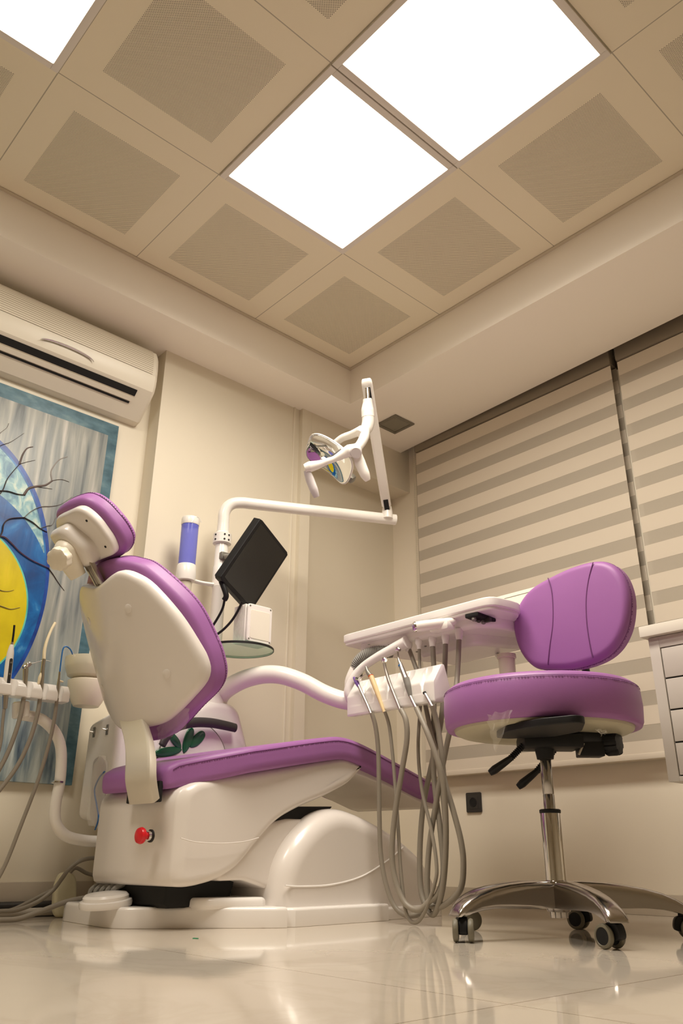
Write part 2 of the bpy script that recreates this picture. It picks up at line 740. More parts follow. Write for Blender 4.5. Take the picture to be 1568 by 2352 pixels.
bm = BM()
pl = [(-.306, -6.0), (-.306, -.90), (-.215, -.90), (-.215, -.142), (-.19, -.142), (-.19, -.083), (-.322, -.083), (-.322, .62), (-.6, .62), (-.6, -6.0)]
loft(bm, [[V((a, b, z)) for a, b in pl] for z in (0, H + .05)])
bx(bm, (-.33, -.0828, 2.0), (-.1895, .62, H + .05))       # boxed beam above the niche
rod(bm, (-.213, -.175, 0), (-.213, -.175, ZS), .006, 12)   # rounded bead in the corner
struct('wall_left', bm, wall_m)
bm = BM()
bx(bm, (-.6, .62, 0), (5.3, .78, .66))
bx(bm, (-.6, .62, 2.25), (5.3, .78, H + .05))
bx(bm, (-.6, .62, .66), (.02, .78, 2.25))
bx(bm, (3.5, .62, .66), (5.3, .78, 2.25))
bx(bm, (-.6, .50, 2.40), (5.3, .62, 2.47))
struct('wall_back', bm, mat('wall_paint_lightened', (.86, .79, .66, 1), .55, bump=.04, bscale=120, var=.03, vscale=3))  # wall paint lightened to make up for light missing on this wall
bm = BM()
bx(bm, (5.2, -6.1, 0), (5.3, .62, H + .05))
struct('wall_right', bm, wall_m)
bm = BM()
bx(bm, (-.6, -6.1, 0), (5.2, -6.0, H + .05))
struct('wall_front', bm, wall_m)
bm = BM()
for lo, hi in (((.02, .66, .66), (3.5, .72, .72)), ((.02, .66, 2.19), (3.5, .72, 2.25)), ((.02, .66, .72), (.09, .72, 2.19)), ((3.43, .66, .72), (3.5, .72, 2.19)), ((1.02, .645, .72), (1.18, .72, 2.19)), ((2.30, .66, .72), (2.38, .72, 2.19))):
    bx(bm, lo, hi, .004)
w = struct('window_1', bm, frame_m)
bm = BM()
bx(bm, (.05, .70, .70), (3.47, .706, 2.21))
obj('glass_pane', bm, pane_m, w)
bm = BM()
bx(bm, (-.322, .608, 0), (5.2, .62, .068), .002)
struct('baseboard_back', bm, skirt_m)
bm = BM()
bx(bm, (-.306, -6.0, 0), (-.294, -.90, .10), .002)
bx(bm, (-.306, -.912, 0), (-.203, -.90, .10), .002)
bx(bm, (-.215, -.9, 0), (-.203, -.142, .09), .002)
bx(bm, (-.322, -.083, 0), (-.310, .608, .075), .002)
struct('baseboard_left', bm, skirt_m)

# ------------------------------------------------------------------ ceiling lights
LAMP_W = 19.0
lightframe_m = mat('light_frame', (.74, .69, .64, 1), .4)
glow_m = emit_mat('light_diffuser', (1.0, .92, .79, 1), 4.0)
for nm, cx_, cy_, lb in (('ceiling_light', .9, -.9, 'square flush ceiling light panel nearest the room corner, smaller-looking of the touching pair'),
                         ('ceiling_light', 1.5, -.9, 'square flush ceiling light panel touching the corner-side panel, at the top of the photo'),
                         ('ceiling_light', .9, -2.1, 'square flush ceiling light panel alone at the upper left, cut by the photo edge')):
    t = thing(nm, lb, 'ceiling light', (cx_, cy_, H), 'lit ceiling panels')
    bm = BM()
    for lo, hi in (((-.298, -.298), (.298, -.274)), ((-.298, .274), (.298, .298)), ((-.298, -.274), (-.274, .274)), ((.274, -.274), (.298, .274))):
        bx(bm, (cx_ + lo[0], cy_ + lo[1], H - .009), (cx_ + hi[0], cy_ + hi[1], H), .002)
    obj('frame', bm, lightframe_m, t)
    bm = BM()
    bx(bm, (cx_ - .275, cy_ - .275, H - .005), (cx_ + .275, cy_ + .275, H - .001))
    obj('diffuser', bm, glow_m, t)
    ld = bpy.data.lights.new('panel_lamp', 'AREA')
    ld.shape, ld.size = 'SQUARE', .545
    ld.energy, ld.color = LAMP_W, (1.0, .91, .785)
    ld.spread = math.radians(158)
    lo_ = bpy.data.objects.new('panel_lamp', ld)
    lo_.location = (0, 0, -.0065)
    lo_.parent = t
    COL.objects.link(lo_)

# ------------------------------------------------------------------ vent in the soffit
t = thing('ceiling_vent', 'small square grey vent set in the lowered ceiling border above the window blinds', 'vent', (.015, .30, ZS))
bm = BM()
vx, vy = .015, .30
for lo, hi in (((-.07, -.07), (.07, -.054)), ((-.07, .054), (.07, .07)), ((-.07, -.054), (-.054, .054)), ((.054, -.054), (.07, .054))):
    bx(bm, (vx + lo[0], vy + lo[1], ZS - .008), (vx + hi[0], vy + hi[1], ZS - .0005), .002)
obj('frame', bm, vent_m, t)
bm = BM()
bx(bm, (vx - .055, vy - .055, ZS - .004), (vx + .055, vy + .055, ZS - .001))
for sx, sy in ((.04, -.04), (-.04, .04)):
    rod(bm, (vx + sx, vy + sy, ZS - .0055), (vx + sx, vy + sy, ZS - .003), .004, 10)
obj('cover', bm, mat('vent_cover', (.24, .22, .17, 1), .6), t)

# ------------------------------------------------------------------ blinds
opaque_m = mat('blind_fabric', (.68, .605, .50, 1), .85, bump=.1, bscale=900)
sheer_m = sheer_mat('blind_sheer', (.56, .50, .41, 1), .3)
PER, BH, Z0 = .1225, .068, 2.177


def blind(x0, x1, lb, zend, chain, chan):
    t = thing('roller_blind', lb, 'blind', ((x0 + x1) / 2, .58, zend), 'striped day and night roller blinds')
    bm = BM()
    z = Z0 + PER
    while z - PER > zend:
        z -= PER
        zb = max(z - BH, zend)
        bx(bm, (x0, .560, zb), (x1, .5615, z))
        if z - BH > zend:
            zc = max(z - PER, zend)
            bx(bm, (x0, .5605, zc), (x1, .5609, z - BH), mi=1)
    obj('front_fabric', bm, [opaque_m, sheer_m], t)
    bm = BM()
    z = Z0 + PER
    while z - PER > zend:
        z -= PER
        if z - BH + .004 > zend:
            bx(bm, (x0 + .012, .597, max(z - PER - .004, zend)), (x1 + .008, .5985, z - BH + .004))
    bx(bm, (x0 + .012, .5974, zend), (x1 + .008, .598, Z0), mi=1)
    obj('rear_fabric', bm, [opaque_m, sheer_m], t)
    bm = BM()
    bx(bm, (x0 - .004, .552, Z0 + .005), (x1 + .004, .605, 2.33), .008)
    obj('head_rail', bm, blindrail_m, t)
    bm = BM()
    bx(bm, (x0, .557, zend - .014), (x1, .601, zend + .008), .004)
    obj('bottom_rail', bm, opaque_m, t)
    if chain:
        bm = BM()
        for k, (dx, dy) in enumerate(((-.013, .556), (-.028, .590))):
            rod(bm, (x0 + dx, dy, 1.0), (x0 + dx, dy, 2.3), .0016, 6)
            zz = 1.0
            while zz < 2.2:
                bmesh.ops.create_icosphere(bm, subdivisions=1, radius=.0028, matrix=Matrix.Translation((x0 + dx, dy, zz)))
                zz += .012
        tube(bm, [(x0 - .013, .556, 1.0), (x0 - .018, .565, .985), (x0 - .024, .580, .985), (x0 - .028, .59, 1.0)], .0016, 6)
        obj('bead_chain', bm, mat('chain_plastic', (.60, .54, .42, 1), .4), t)
    bm = BM()
    bx(bm, (x0 + chan - .017, .600, .53), (x0 + chan + .017, .614, 2.17), .003)
    obj('side_channel', bm, cream_m, t)


blind(-.083, 1.075, 'wide striped beige roller blind left of the narrow gap, behind the purple stool', .532, True, -.043)
blind(1.108, 2.42, 'striped beige roller blind right of the narrow gap, above the drawer cabinet', .532, False, -.0145)

# ------------------------------------------------------------------ socket
t = thing('wall_socket', 'square anthracite power socket on the wall below the window blinds', 'socket', (.165, .62, .395))
sx, sz = at(1088, 1843, y=.615).x, at(1088, 1843, y=.615).z
bm = BM()
fn = lambda s, q, n: V((sx + s, .6195 - n, sz + q))
o4 = resample(polyround([(-.041, -.041), (.041, -.041), (.041, .041), (-.041, .041)], .004), 48)
pad(bm, o4, fn, 0, .009, .002)
obj('frame', bm, socket_m, t)
bm = BM()
pad(bm, resample(polyround([(-.027, -.027), (.027, -.027), (.027, .027), (-.027, .027)], .003), 40), fn, .004, .0105, .001)
obj('insert', bm, socket_m, t)
bm = BM()
lathe(bm, [(.0195, 0), (.0195, .0015), (.017, .0015), (.016, .0005)], (sx, .6092, sz), (0, -1, 0), 28)
obj('outlet', bm, dark_m, t)

# ------------------------------------------------------------------ air conditioner
t = thing('air_conditioner', 'long cream wall air conditioner above the blue and yellow painting', 'air conditioner', (-.306, -1.6, 1.85))
Y0, Y1 = -2.25, -.955
prof = [(-.306, 2.165), (-.205, 2.165), (-.175, 2.15), (-.163, 2.12), (-.158, 2.07), (-.158, 2.02), (-.161, 1.985), (-.170, 1.957), (-.205, 1.922), (-.272, 1.856), (-.306, 1.85)]
bm = BM()
loft(bm, [[V((a, y, b)) for a, b in prof] for y in (Y0, Y1 - .012)] + [[V((-.306 + (a + .306) * .94, Y1, 2.0 + (b - 2.0) * .95)) for a, b in prof]])
body = obj('body', bm, ac_m, t, 25)
bm = BM()
gp = [(-.190, 2.160), (-.1745, 2.151), (-.162, 2.121), (-.157, 2.07), (-.157, 2.032)]
loft(bm, [[V((a + .0015, y, b)) for a, b in gp] for y in (Y0 + .02, Y1 - .028)], False, False)
obj('grille', bm, grille_mat(), t)


def on_slant(s):    # along the slanted outlet, s from 0 (front) to 1 (wall)
    a, b = V((-.1705, 1.957)), V((-.272, 1.856))
    w = a.lerp(b, s)
    return w


def strip(s0, s1, y0, y1, th, m_, name, par):
    a, b = on_slant(s0), on_slant(s1)
    nrm = V((.72, -.69))
    bm = BM()
    q = [(a.x, a.y), (b.x, b.y), (b.x + nrm.x * th, b.y + nrm.y * th), (a.x + nrm.x * th, a.y + nrm.y * th)]
    loft(bm, [[V((i, y, j)) for i, j in q] for y in (y0, y1)])
    return obj(name, bm, m_, par)


strip(.10, .30, Y0 + .03, Y1 - .075, .003, dark_m, 'air_outlet', t)
strip(.34, .47, Y0 + .03, Y1 - .080, .006, ac_m, 'louver', t)
strip(.50, .56, Y0 + .03, Y1 - .085, .003, dark_m, 'air_gap', t)
bm = BM()
pc = [V((-.155, -1.35 + .11 * math.cos(a), 1.975 + .02 * math.sin(a))) for a in [PI * i / 10 for i in range(11)]]
tube(bm, pc, .0035, 10, 3, radii=[.001, .003, .005, .0065, .0075, .008, .0075, .0065, .005, .003, .001], ry=.5)
obj('handle', bm, chrome_m, t)

# ------------------------------------------------------------------ painting
bm = BM()
XP = -.285
bx(bm, (-.3055, -2.35, .402), (XP, -1.04, 1.815), .002)


def branch(px, r0, r1, mi):
    pts = [at(u, v, x=XP + .001) for u, v in px]
    k = len(pts)
    tube(bm, pts, r0, 6, 4, radii=[r0 + (r1 - r0) * i / (k - 1) for i in range(k)], ry=.35, mi=mi)


for px, r0, r1, mi in (
    ([(0, 995), (6, 990), (16, 982), (20, 972)], .003, .0015, 2), ([(-10, 1030), (5, 1022), (25, 1015), (55, 995)], .004, .0015, 1),
    ([(-20, 1155), (5, 1128), (18, 1098), (45, 1066)], .006, .004, 1), ([(45, 1066), (52, 1045), (62, 1030), (76, 1026)], .004, .0015, 1), ([(45, 1066), (62, 1061), (81, 1057)], .003, .0012, 1),
    ([(-20, 1128), (15, 1128), (40, 1135), (58, 1137)], .006, .004, 1), ([(55, 1137), (66, 1122), (85, 1117), (105, 1114), (120, 1104)], .005, .003, 1),
    ([(120, 1104), (117, 1086), (122, 1073), (136, 1056), (155, 1049)], .003, .0012, 2), ([(120, 1104), (140, 1101), (159, 1107)], .003, .0012, 2), ([(85, 1118), (105, 1121), (120, 1123)], .002, .001, 1),
    ([(-30, 1260), (2, 1228), (8, 1205), (22, 1192), (55, 1189)], .008, .006, 1), ([(55, 1189), (72, 1174), (95, 1164), (118, 1163), (140, 1158), (166, 1141)], .005, .0015, 2),
    ([(55, 1189), (75, 1200), (92, 1214), (108, 1222)], .006, .003, 1), ([(92, 1214), (108, 1208), (120, 1205), (128, 1188)], .004, .002, 2),
    ([(0, 1232), (12, 1235), (28, 1250), (48, 1270), (75, 1288), (110, 1304)], .008, .005, 3), ([(110, 1304), (122, 1320), (135, 1340), (148, 1357)], .005, .0012, 1),
    ([(-10, 1350), (5, 1357), (20, 1358), (32, 1355)], .003, .001, 2), ([(-10, 1388), (5, 1393), (25, 1399), (46, 1395)], .004, .0015, 2)):
    branch(px, r0, r1, mi)
o = obj('painting', bm, [painting_mat(), mat('branch_paint', (.10, .065, .055, 1), .5, var=.4, vscale=60), mat('twig_paint', (.30, .27, .25, 1), .5, var=.4, vscale=60), mat('lilac_paint', (.26, .16, .30, 1), .5, var=.5, vscale=50)])
tag(o, 'large canvas painting of a yellow and blue oval with bare branches, below the air conditioner', 'painting')

# ------------------------------------------------------------------ drawer cabinet and worktop
t = thing('drawer_cabinet', 'pale wall-hung drawer cabinet under the worktop at the right edge', 'cabinet', (1.6, .35, .395))
bm = BM()
bx(bm, (1.275, .152, .397), (1.95, .553, .842), .003)
for lo, hi in (((1.275, .142, .397), (1.310, .153, .842)), ((1.310, .142, .806), (1.95, .153, .842)), ((1.310, .142, .397), (1.95, .153, .412))):
    bx(bm, lo, hi, .0015)
bx(bm, (1.311, .1505, .413), (1.949, .1525, .805), mi=1)  # dark sheet that paints in the shade of the drawer gaps
obj('body', bm, [cabinet_m, dark_m], t)
for i in range(4):
    z0 = .4135 + i * .098
    bm = BM()
    bx(bm, (1.3135, .1425, z0 + .002), (1.9465, .151, z0 + .095), .0015)
    obj('drawer', bm, cabinet_m, t)
bm = BM()
bx(bm, (1.258, .12, .8435), (1.97, .552, .880), .004)
tag(obj('worktop', bm, worktop_m), 'pale worktop lying on the drawer cabinet at the right edge', 'worktop')

# ================================================================== dental chair
def atf(u, v, f):       # point on the chair's cross plane
    r = ray(u, v)
    return CAM + r * ((CO + CF * f - CAM).dot(CF) / r.dot(CF))


chair = thing('dental_chair', 'reclined purple dental chair with white shell and base, red stop button at its rear', 'dental chair', ch(0, 0, 0))
side = lambda s, t, n: ch(n, s, t)
# rear base plate
bm = BM()
pl = resample(polyround([(-.36, -.30), (.01, -.362), (.285, -.015), (.295, .018), (-.29, .018), (-.37, -.08)], [.03, .05, .05, .004, .03, .03]), 90)
pad(bm, pl, lambda s, t, n: ch(s, t, n), .0, .052, .010, back_r=.002)
base = obj('base_plate', bm, white_m, chair)
bm = BM()
c = at(243, 2078, z=.055)
lathe(bm, [(.070, 0), (.072, .008), (.070, .016), (.062, .018), (.062, .026), (.056, .032), (.02, .036), (0, .036)], c - ZV * .004, V((.05, -.12, 1)), 40)
obj('cable_cap', bm, white_m, base)
bm = BM()
bx_pts = [(-.2, .0), (-.17, -.2), (.17, -.2), (.235, .0)]
pad(bm, resample(polyround(bx_pts, .03), 50), lambda s, t, n: ch(s, t, n), .045, .075, .012)
obj('inner_step', bm, white_m, base)
# front flange and dome
bm = BM()
pl = resample(polyround([(-.29, .024), (.295, .024), (.30, .45), (-.29, .45)], [.004, .004, .01, .01]), 60)
pad(bm, pl, lambda s, t, n: ch(s, t, n), .0, .048, .008, back_r=.002)
pl = resample(polyround([(-.27, .40), (.28, .40), (.275, .77), (.2, .82), (-.2, .82), (-.27, .77)], .03), 60)
pad(bm, pl, lambda s, t, n: ch(s, t, n), .0, .036, .008, back_r=.002)
obj('base_flange', bm, white_m, chair)
px = [(640, 2050), (652, 1988), (675, 1938), (706, 1898), (745, 1866), (790, 1857), (850, 1879), (920, 1921), (972, 1968), (1004, 2025), (1008, 2060)]
o2 = [atc(u, v, .255) for u, v in px]
o2 = catmull([V((a, b, 0)) for a, b in o2], 5)
o2 = [(p.x, p.y) for p in o2]
o2 = resample([(o2[0][0] - .008, -.12)] + o2 + [(o2[-1][0] + .004, -.12)], 110)
bm = BM()
pad(bm, o2, lambda s, t, n: ch(n, s, max(t, .004)), -.262, .262, .055, steps=8, flat=True)
dome = obj('base_cover', bm, shell_m, chair, 60)
bm = BM()     # raised white line in place of a highlight across the dome
tube(bm, [ch(.262, *atc(u, v, .262)) for u, v in ((655, 2034), (690, 2036), (760, 2032), (830, 2013), (890, 1976), (925, 1946))], .0028, 6, 6)
obj('shading_line', bm, white_m, dome)
# lifting arm behind the shell
px = [(575, 1925), (610, 1893), (660, 1880), (730, 1882), (716, 1905), (690, 1950), (668, 2010), (655, 2062), (610, 2040), (560, 2022), (500, 2024), (500, 1990)]
bm = BM()
pad(bm, resample(polyround([atc(u, v, .2) for u, v in px], .012), 80), side, -.2, .2, .012, flat=True)
obj('lift_arm_cover', bm, shell_m, chair)
px = [(590, 1897), (655, 1852), (770, 1852), (745, 1884), (660, 1893)]
bm = BM()
pad(bm, resample(polyround([atc(u, v, .2) for u, v in px], .006), 50), side, -.19, .19, .006, flat=True)
obj('gap_block', bm, black_m, chair)  # black block standing for the dark gap above the arm cover
bm = BM()
bx_ = [(-.28, .05), (-.06, .05), (-.02, .19), (-.28, .14)]
pad(bm, resample(polyround(bx_, .01), 40), side, -.13, .13, .01)
rod(bm, ch(-.08, -.30, .05), ch(-.08, -.24, .12), .018)
rod(bm, ch(.05, -.25, .052), ch(.05, -.25, .13), .02)
obj('hydraulic_block', bm, dark_m, chair)
for k in range(5):
    bm = BM()
    a = -.19 + .028 * k
    tube(bm, [ch(a, -.30 + .01 * k, .054), ch(a - .01, -.305, .085), ch(a + .01, -.27, .11), ch(a + .03, -.22, .115)], .008, 8)
    obj('hose', bm, corr_m, chair)
# moulded seat shell
px = [(384, 1812), (450, 1794), (620, 1766), (790, 1737), (838, 1758), (800, 1800), (740, 1832), (690, 1853), (640, 1883), (600, 1930), (560, 1985), (520, 2017), (470, 2034), (420, 2040), (378, 2036)]
o2 = [atc(u, v, .22) for u, v in px]
o2 = [(max(a, -.345), b) for a, b in o2]
o2 = resample(polyround(o2, [.03, .02, .02, .03, .03, .03, .05, .05, .05, .05, .05, .05, .05, .04, .05]), 110)
bm = BM()
pad(bm, o2, lambda s, t, n: ch(n * (1 + .12 * min(1, max(0, (s + .25) / .5))), s + .05 * (abs(n) / .205) ** 5 * min(1, max(0, (-.22 - s) / .12)), t), -.205, .205, .022, steps=6, flat=True)
shell = obj('seat_shell', bm, shell_m, chair, 60)
FR = min(p[0] for p in o2)
bm = BM()
tube(bm, [ch(.2285, *atc(u, v, .2285)) for u, v in ((415, 1925), (450, 1934), (510, 1937), (560, 1933), (594, 1924))], .0016, 6, 6)
obj('shading_line', bm, shell_m, shell)  # thin ridge added in place of the shading along a soft crease
bm = BM()
a, b = atf(292, 1842, FR), atf(367, 1800, FR)
la, lb_ = (a - CO).dot(CL), (b - CO).dot(CL)
box(bm, ch((la + lb_) / 2, FR + .004, (atf(330, 1844, FR).z + .0275)), (abs(lb_ - la) + .004, .014, .055), .004, axes_rot(CL, CF, ZV))
obj('slot_shade', bm, dark_m, shell)  # near-black box instead of a cut notch, its shade given as colour
# red stop button
p = atf(347, 1920, FR)
bt = BM()
lathe(bt, [(.0165, 0), (.0165, .004), (.014, .005), (0, .005)], p, -CF, 28)
btn = obj('stop_button', bt, sealblack_m, shell)
bm = BM()
lathe(bm, [(.013, .004), (.013, .014), (.010, .016), (0, .016)], p, -CF, 28)
obj('collar', bm, chrome_m, btn)
bm = BM()
lathe(bm, [(.009, .014), (.009, .022), (.020, .028), (.0215, .033), (.019, .040), (.010, .044), (0, .0445)], p, -CF, 32)
obj('button_cap', bm, red_m, btn, label='red mushroom push button cap')
# backrest bracket: a flat bent arm
pp = [atf(u, v, f_) for u, v, f_ in ((300, 1635, -.325), (309, 1668, -.345), (319, 1705, -.372), (323, 1745, -.392), (323, 1790, -.394), (331, 1840, FR - .012))]
pp = catmull(pp, 8)
rings = []
for i, q in enumerate(pp):
    tg = (pp[min(i + 1, len(pp) - 1)] - pp[max(i - 1, 0)]).normalized()
    nn = tg.cross(CL).normalized()
    sec = resample(polyround([(-.061, -.013), (.061, -.013), (.061, .013), (-.061, .013)], .008), 40)
    rings.append([q + CL * a + nn * b for a, b in sec])
bm = BM()
loft(bm, rings)
obj('backrest_bracket', bm, mat('shell_dimmed', (.60, .555, .47, 1), .3), chair)  # shell colour darkened, as less light falls on the bracket
# seat and leg cushion
top = [(394, 1746), (430, 1735), (600, 1713), (740, 1694), (790, 1693), (840, 1710), (920, 1750), (1000, 1790), (1022, 1800)]
bot = [(394, 1804), (450, 1797), (620, 1768), (770, 1745), (806, 1746), (850, 1763), (920, 1796), (985, 1830), (1026, 1845)]


def polyline(pts, n):
    P = catmull(pts, 10)
    L = [0]
    for a, b in zip(P, P[1:]):
        L.append(L[-1] + (b - a).length)
    out_ = []
    for k in range(n):
        q = L[-1] * k / (n - 1)
        i_ = max(q_ for q_ in range(len(P) - 1) if L[q_] <= q + 1e-9)
        out_.append(P[i_].lerp(P[i_ + 1], min(1, (q - L[i_]) / max(1e-9, L[i_ + 1] - L[i_]))))
    return out_


def squeeze(a):
    return a if a > -.1 else -.1 + (a + .1) * (.215 / .28)


def seatw(s):
    if s > .25:
        return 1 - .16 * min(1, (s - .25) / .65) ** 1.5
    u = min(1, max(0, (-.06 - s) / .25))
    return 1 - .33 * u ** 1.5


NT = 56
TP = [V((squeeze(p.x), p.y, 0)) for p in polyline([V(atc(u, v, .25) + (0,)) for u, v in top], NT)]
BP = [V((squeeze(p.x), p.y, 0)) for p in polyline([V(atc(u, v, .25) + (0,)) for u, v in bot], NT)]
RO = .022


def seat_ring(i, d, shift):
    t_, b_ = TP[i], BP[i]
    c_ = (t_ + b_) / 2
    h_ = (t_ - b_).length / 2 - d
    v_ = (t_ - b_).normalized()
    w_ = .25 * seatw(c_.x) - d
    c_ = c_ + shift
    sec_ = resample(polyround([(-w_, -h_), (w_, -h_), (w_, h_), (-w_, h_)], [.012, .012, .013, .013], 6), 72)
    return [ch(a, c_.x + v_.x * b, c_.y + v_.y * b) for a, b in sec_]


o0 = ((TP[0] + BP[0]) - (TP[1] + BP[1])).normalized()
o1 = ((TP[-1] + BP[-1]) - (TP[-2] + BP[-2])).normalized()
rings = [seat_ring(0, RO * (1 - math.cos(p)), o0 * RO * math.sin(p)) for p in (1.57, 1.3, 1.0, .7, .35)]
rings += [seat_ring(i, 0, V((0, 0, 0))) for i in range(NT)]
rings += [seat_ring(NT - 1, RO * (1 - math.cos(p)), o1 * RO * math.sin(p)) for p in (.35, .7, 1.0, 1.3, 1.57)]
bm = BM()
loft(bm, rings)
seat = obj('seat_cushion', bm, purple_m, chair, 70)
sm_ = []
for i in range(NT):
    v_ = (TP[i] - BP[i]).normalized()
    c_ = (TP[i] + BP[i]) / 2
    p = TP[i] - v_ * .0135
    sm_.append(ch(.25 * seatw(c_.x) + .0004, p.x, p.y))
bm = BM()
tube(bm, sm_, .0007, 5, 1, smooth=False)
stitches(bm, [p - ZV * .003 for p in sm_])
obj('seam', bm, seam_m, seat)
# white shell below the leg rest
px = [(800, 1748), (850, 1765), (920, 1797), (985, 1832), (1012, 1850), (1004, 1858), (985, 1852), (920, 1818), (850, 1788), (822, 1778)]
o2 = resample(polyround([atc(u, v, .2) for u, v in px], .006), 80)
bm = BM()
pad(bm, o2, side, -.19, .19, .005, flat=True)
leg_shell = obj('leg_rest_shell', bm, shell_m, chair)
for l_, f_ in ((.12, .42), (-.12, .52)):
    bm = BM()
    q = [p for p in o2]
    zz = min(p[1] for p in o2 if abs(p[0] - f_) < .03)
    lathe(bm, [(.005, 0), (.005, .002), (0, .002)], ch(l_, f_, zz + .0005), (0, 0, -1), 12)
    obj('screw', bm, dark_m, leg_shell)
# backrest
A = math.radians(26)
BU = CF * -math.sin(A) + ZV * math.cos(A)
BN = CF * math.cos(A) + ZV * math.sin(A)
BO = ch(0, -.346, .529)
KB = 1.3
bend = lambda s: KB * s * s - .35 * max(0, abs(s) - .2) ** 2
bfn = lambda s, t, n: BO + CL * s + BU * t + BN * (n + bend(s))
half = [(0, -.012), (.06, -.013), (.105, -.010), (.150, .008), (.195, .034), (.240, .066), (.259, .096), (.262, .13), (.256, .17), (.228, .275), (.182, .378), (.143, .424), (.105, .446), (.07, .444), (0, .428)]
o2 = half + [(-a, b) for a, b in reversed(half[1:-1])]
o2 = resample(outline(o2, 5), 120)
bm = BM()
pad(bm, o2, bfn, 0.0, .034, .006, back_r=.022, steps=6, inner=(.9, .75, .6, .45, .3, .15))
bsh = obj('backrest_shell', bm, shell_m, chair, 60)
for s_, t_ in ((.165, .125), (.105, .335), (-.165, .125), (-.105, .335)):
    bm = BM()
    nn = (BN - CL * (2 * KB * s_)).normalized()
    lathe(bm, [(.013, 0), (.0125, .0015), (.009, .0028), (0, .0032)], bfn(s_, t_, .0002), -nn, 24)
    obj('screw_cap', bm, shell_m, bsh)
half = [(0, -.062), (.06, -.058), (.12, -.03), (.17, .0), (.225, .032), (.250, .066), (.258, .11), (.256, .176), (.232, .303), (.16, .431), (.11, .470), (.06, .490), (0, .495)]
o2 = half + [(-a, b) for a, b in reversed(half[1:-1])]
o2 = resample(outline(o2, 5), 120)
bm = BM()
pad(bm, o2, bfn, .034, .125, .040, back_r=.02, steps=7, inner=(.9, .75, .6, .45, .3, .15))
bcu = obj('backrest_cushion', bm, purple_m, chair, 70)
bm = BM()
sp_ = [bfn(a, b, .088) for a, b in o2]
tube(bm, sp_ + [sp_[0]], .0008, 5, 1, smooth=False)
stitches(bm, [bfn(a, b, .092) for a, b in inset(o2, .0004)], .001)
obj('seam', bm, seam_m, bcu)
# crumpled film left at the lower edge of the backrest
bm = BM()
rr = random.Random(3)
g = {}
for i in range(15):
    for j in range(9):
        s_ = .07 + .12 * i / 14
        edge_t = -.058 + .5 * max(0, (s_ - .05)) * .62
        q = bfn(s_ - .03 + .02 * j / 8, edge_t - .008 + .085 * j / 8 * (1 - .45 * abs(i - 7) / 7), .075)
        g[i, j] = bm.verts.new(q - BU * .012 - BN * .05 + V([rr.uniform(-.004, .004) for _ in range(3)]))
for i in range(14):
    for j in range(8):
        face(bm, (g[i, j], g[i + 1, j], g[i + 1, j + 1], g[i, j + 1]))
obj('clear_film', bm, film_m, chair, 10)
# headrest
HA = math.radians(46)
HU = CF * -math.sin(HA) + ZV * math.cos(HA)
HN = CF * math.cos(HA) + ZV * math.sin(HA)
HO = ch(0, -.599, 1.053)
hfn = lambda s, t, n: HO + CL * s + HU * t + HN * (n + .9 * (s + .02) ** 2)
o2 = resample(polyround([(-.115, -.085), (.075, -.092), (.088, -.05), (.082, .03), (.055, .082), (-.08, .085), (-.122, .03)], .035), 80)
bm = BM()
pad(bm, o2, hfn, .0, .03, .006, back_r=.012)
pad(bm, resample(polyround([(-.10, -.08), (.02, -.088), (.035, -.03), (-.01, .055), (-.09, .055)], .02), 60), hfn, -.045, .004, .004, back_r=.02)
hsh = obj('headrest_shell', bm, shell_m, chair, 50)
for s_, t_ in ((.055, .035), (.062, -.058)):
    bm = BM()
    lathe(bm, [(.004, 0), (.004, .001), (0, .001)], hfn(s_, t_, .0), -HN, 10)
    obj('screw', bm, dark_m, hsh)
o2 = resample(polyround([(-.155, -.105), (.055, -.112), (.098, -.085), (.104, -.03), (.088, .05), (.055, .098), (-.03, .110), (-.13, .098), (-.165, .0)], [.06, .05, .04, .06, .05, .05, .06, .06, .08]), 100)
bm = BM()
pad(bm, o2, hfn, .028, .105, .036, back_r=.02, steps=7)
hcu = obj('headrest_cushion', bm, purple_m, chair, 70)
bm = BM()
sp_ = [hfn(a, b, .074) for a, b in inset(o2, -.0004)]
tube(bm, sp_ + [sp_[0]], .0008, 5, 1, smooth=False)
stitches(bm, [hfn(a, b, .078) for a, b in inset(o2, .0002)], .001)
obj('seam', bm, seam_m, hcu)
bm = BM()      # joint below the headrest
tube(bm, [hfn(-.04, .0, -.03), ch(-.03, *atc(150, 1268, -.03)), ch(-.03, *atc(164, 1297, -.03)), ch(-.03, *atc(180, 1324, -.03))], .03, 20, 6, ry=.85, radii=[.03, .036, .030, .024])
obj('headrest_joint', bm, cream_m, chair, 50)
bm = BM()
kc = ch(-.0, *atc(137, 1283, -.0))
ka = ((CAM - kc).normalized() * .8 - CL * .5).normalized()
kx, ky, _ = frame_from(ka)
kp = [(.040 + (.003 if i % 6 < 3 else 0), i) for i in range(48)]
rings = []
for rs, h in ((.7, -.02), (.98, -.012), (1, -.006), (1, .008), (.95, .014), (.8, .017), (.3, .018)):
    rings.append([kc + ka * h + (kx * math.cos(2 * PI * i / 48) + ky * math.sin(2 * PI * i / 48)) * r_ * rs * .82 for r_, i in kp])
loft(bm, rings)
obj('headrest_knob', bm, cream_m, chair)
bm = BM()
a, b = ch(.0, *atc(203, 1285, 0)), bfn(0, .40, .03)
dv = (b - a).normalized()
px_ = CL
box(bm, (a + b) / 2, (.030, .010, (b - a).length + .05), .002, axes_rot(CL, dv.cross(CL), dv))
for sgn in (-1, 1):
    box(bm, (a + b) / 2 + CL * sgn * .014 - BN * .006, (.006, .014, (b - a).length + .03), .002, axes_rot(CL, dv.cross(CL), dv))
obj('headrest_post', bm, steel_m, chair)
bm = BM()
rod(bm, a - CL * .045 + HU * .005, a + CL * .012 + HU * .005, .016, 20, bev=.003)
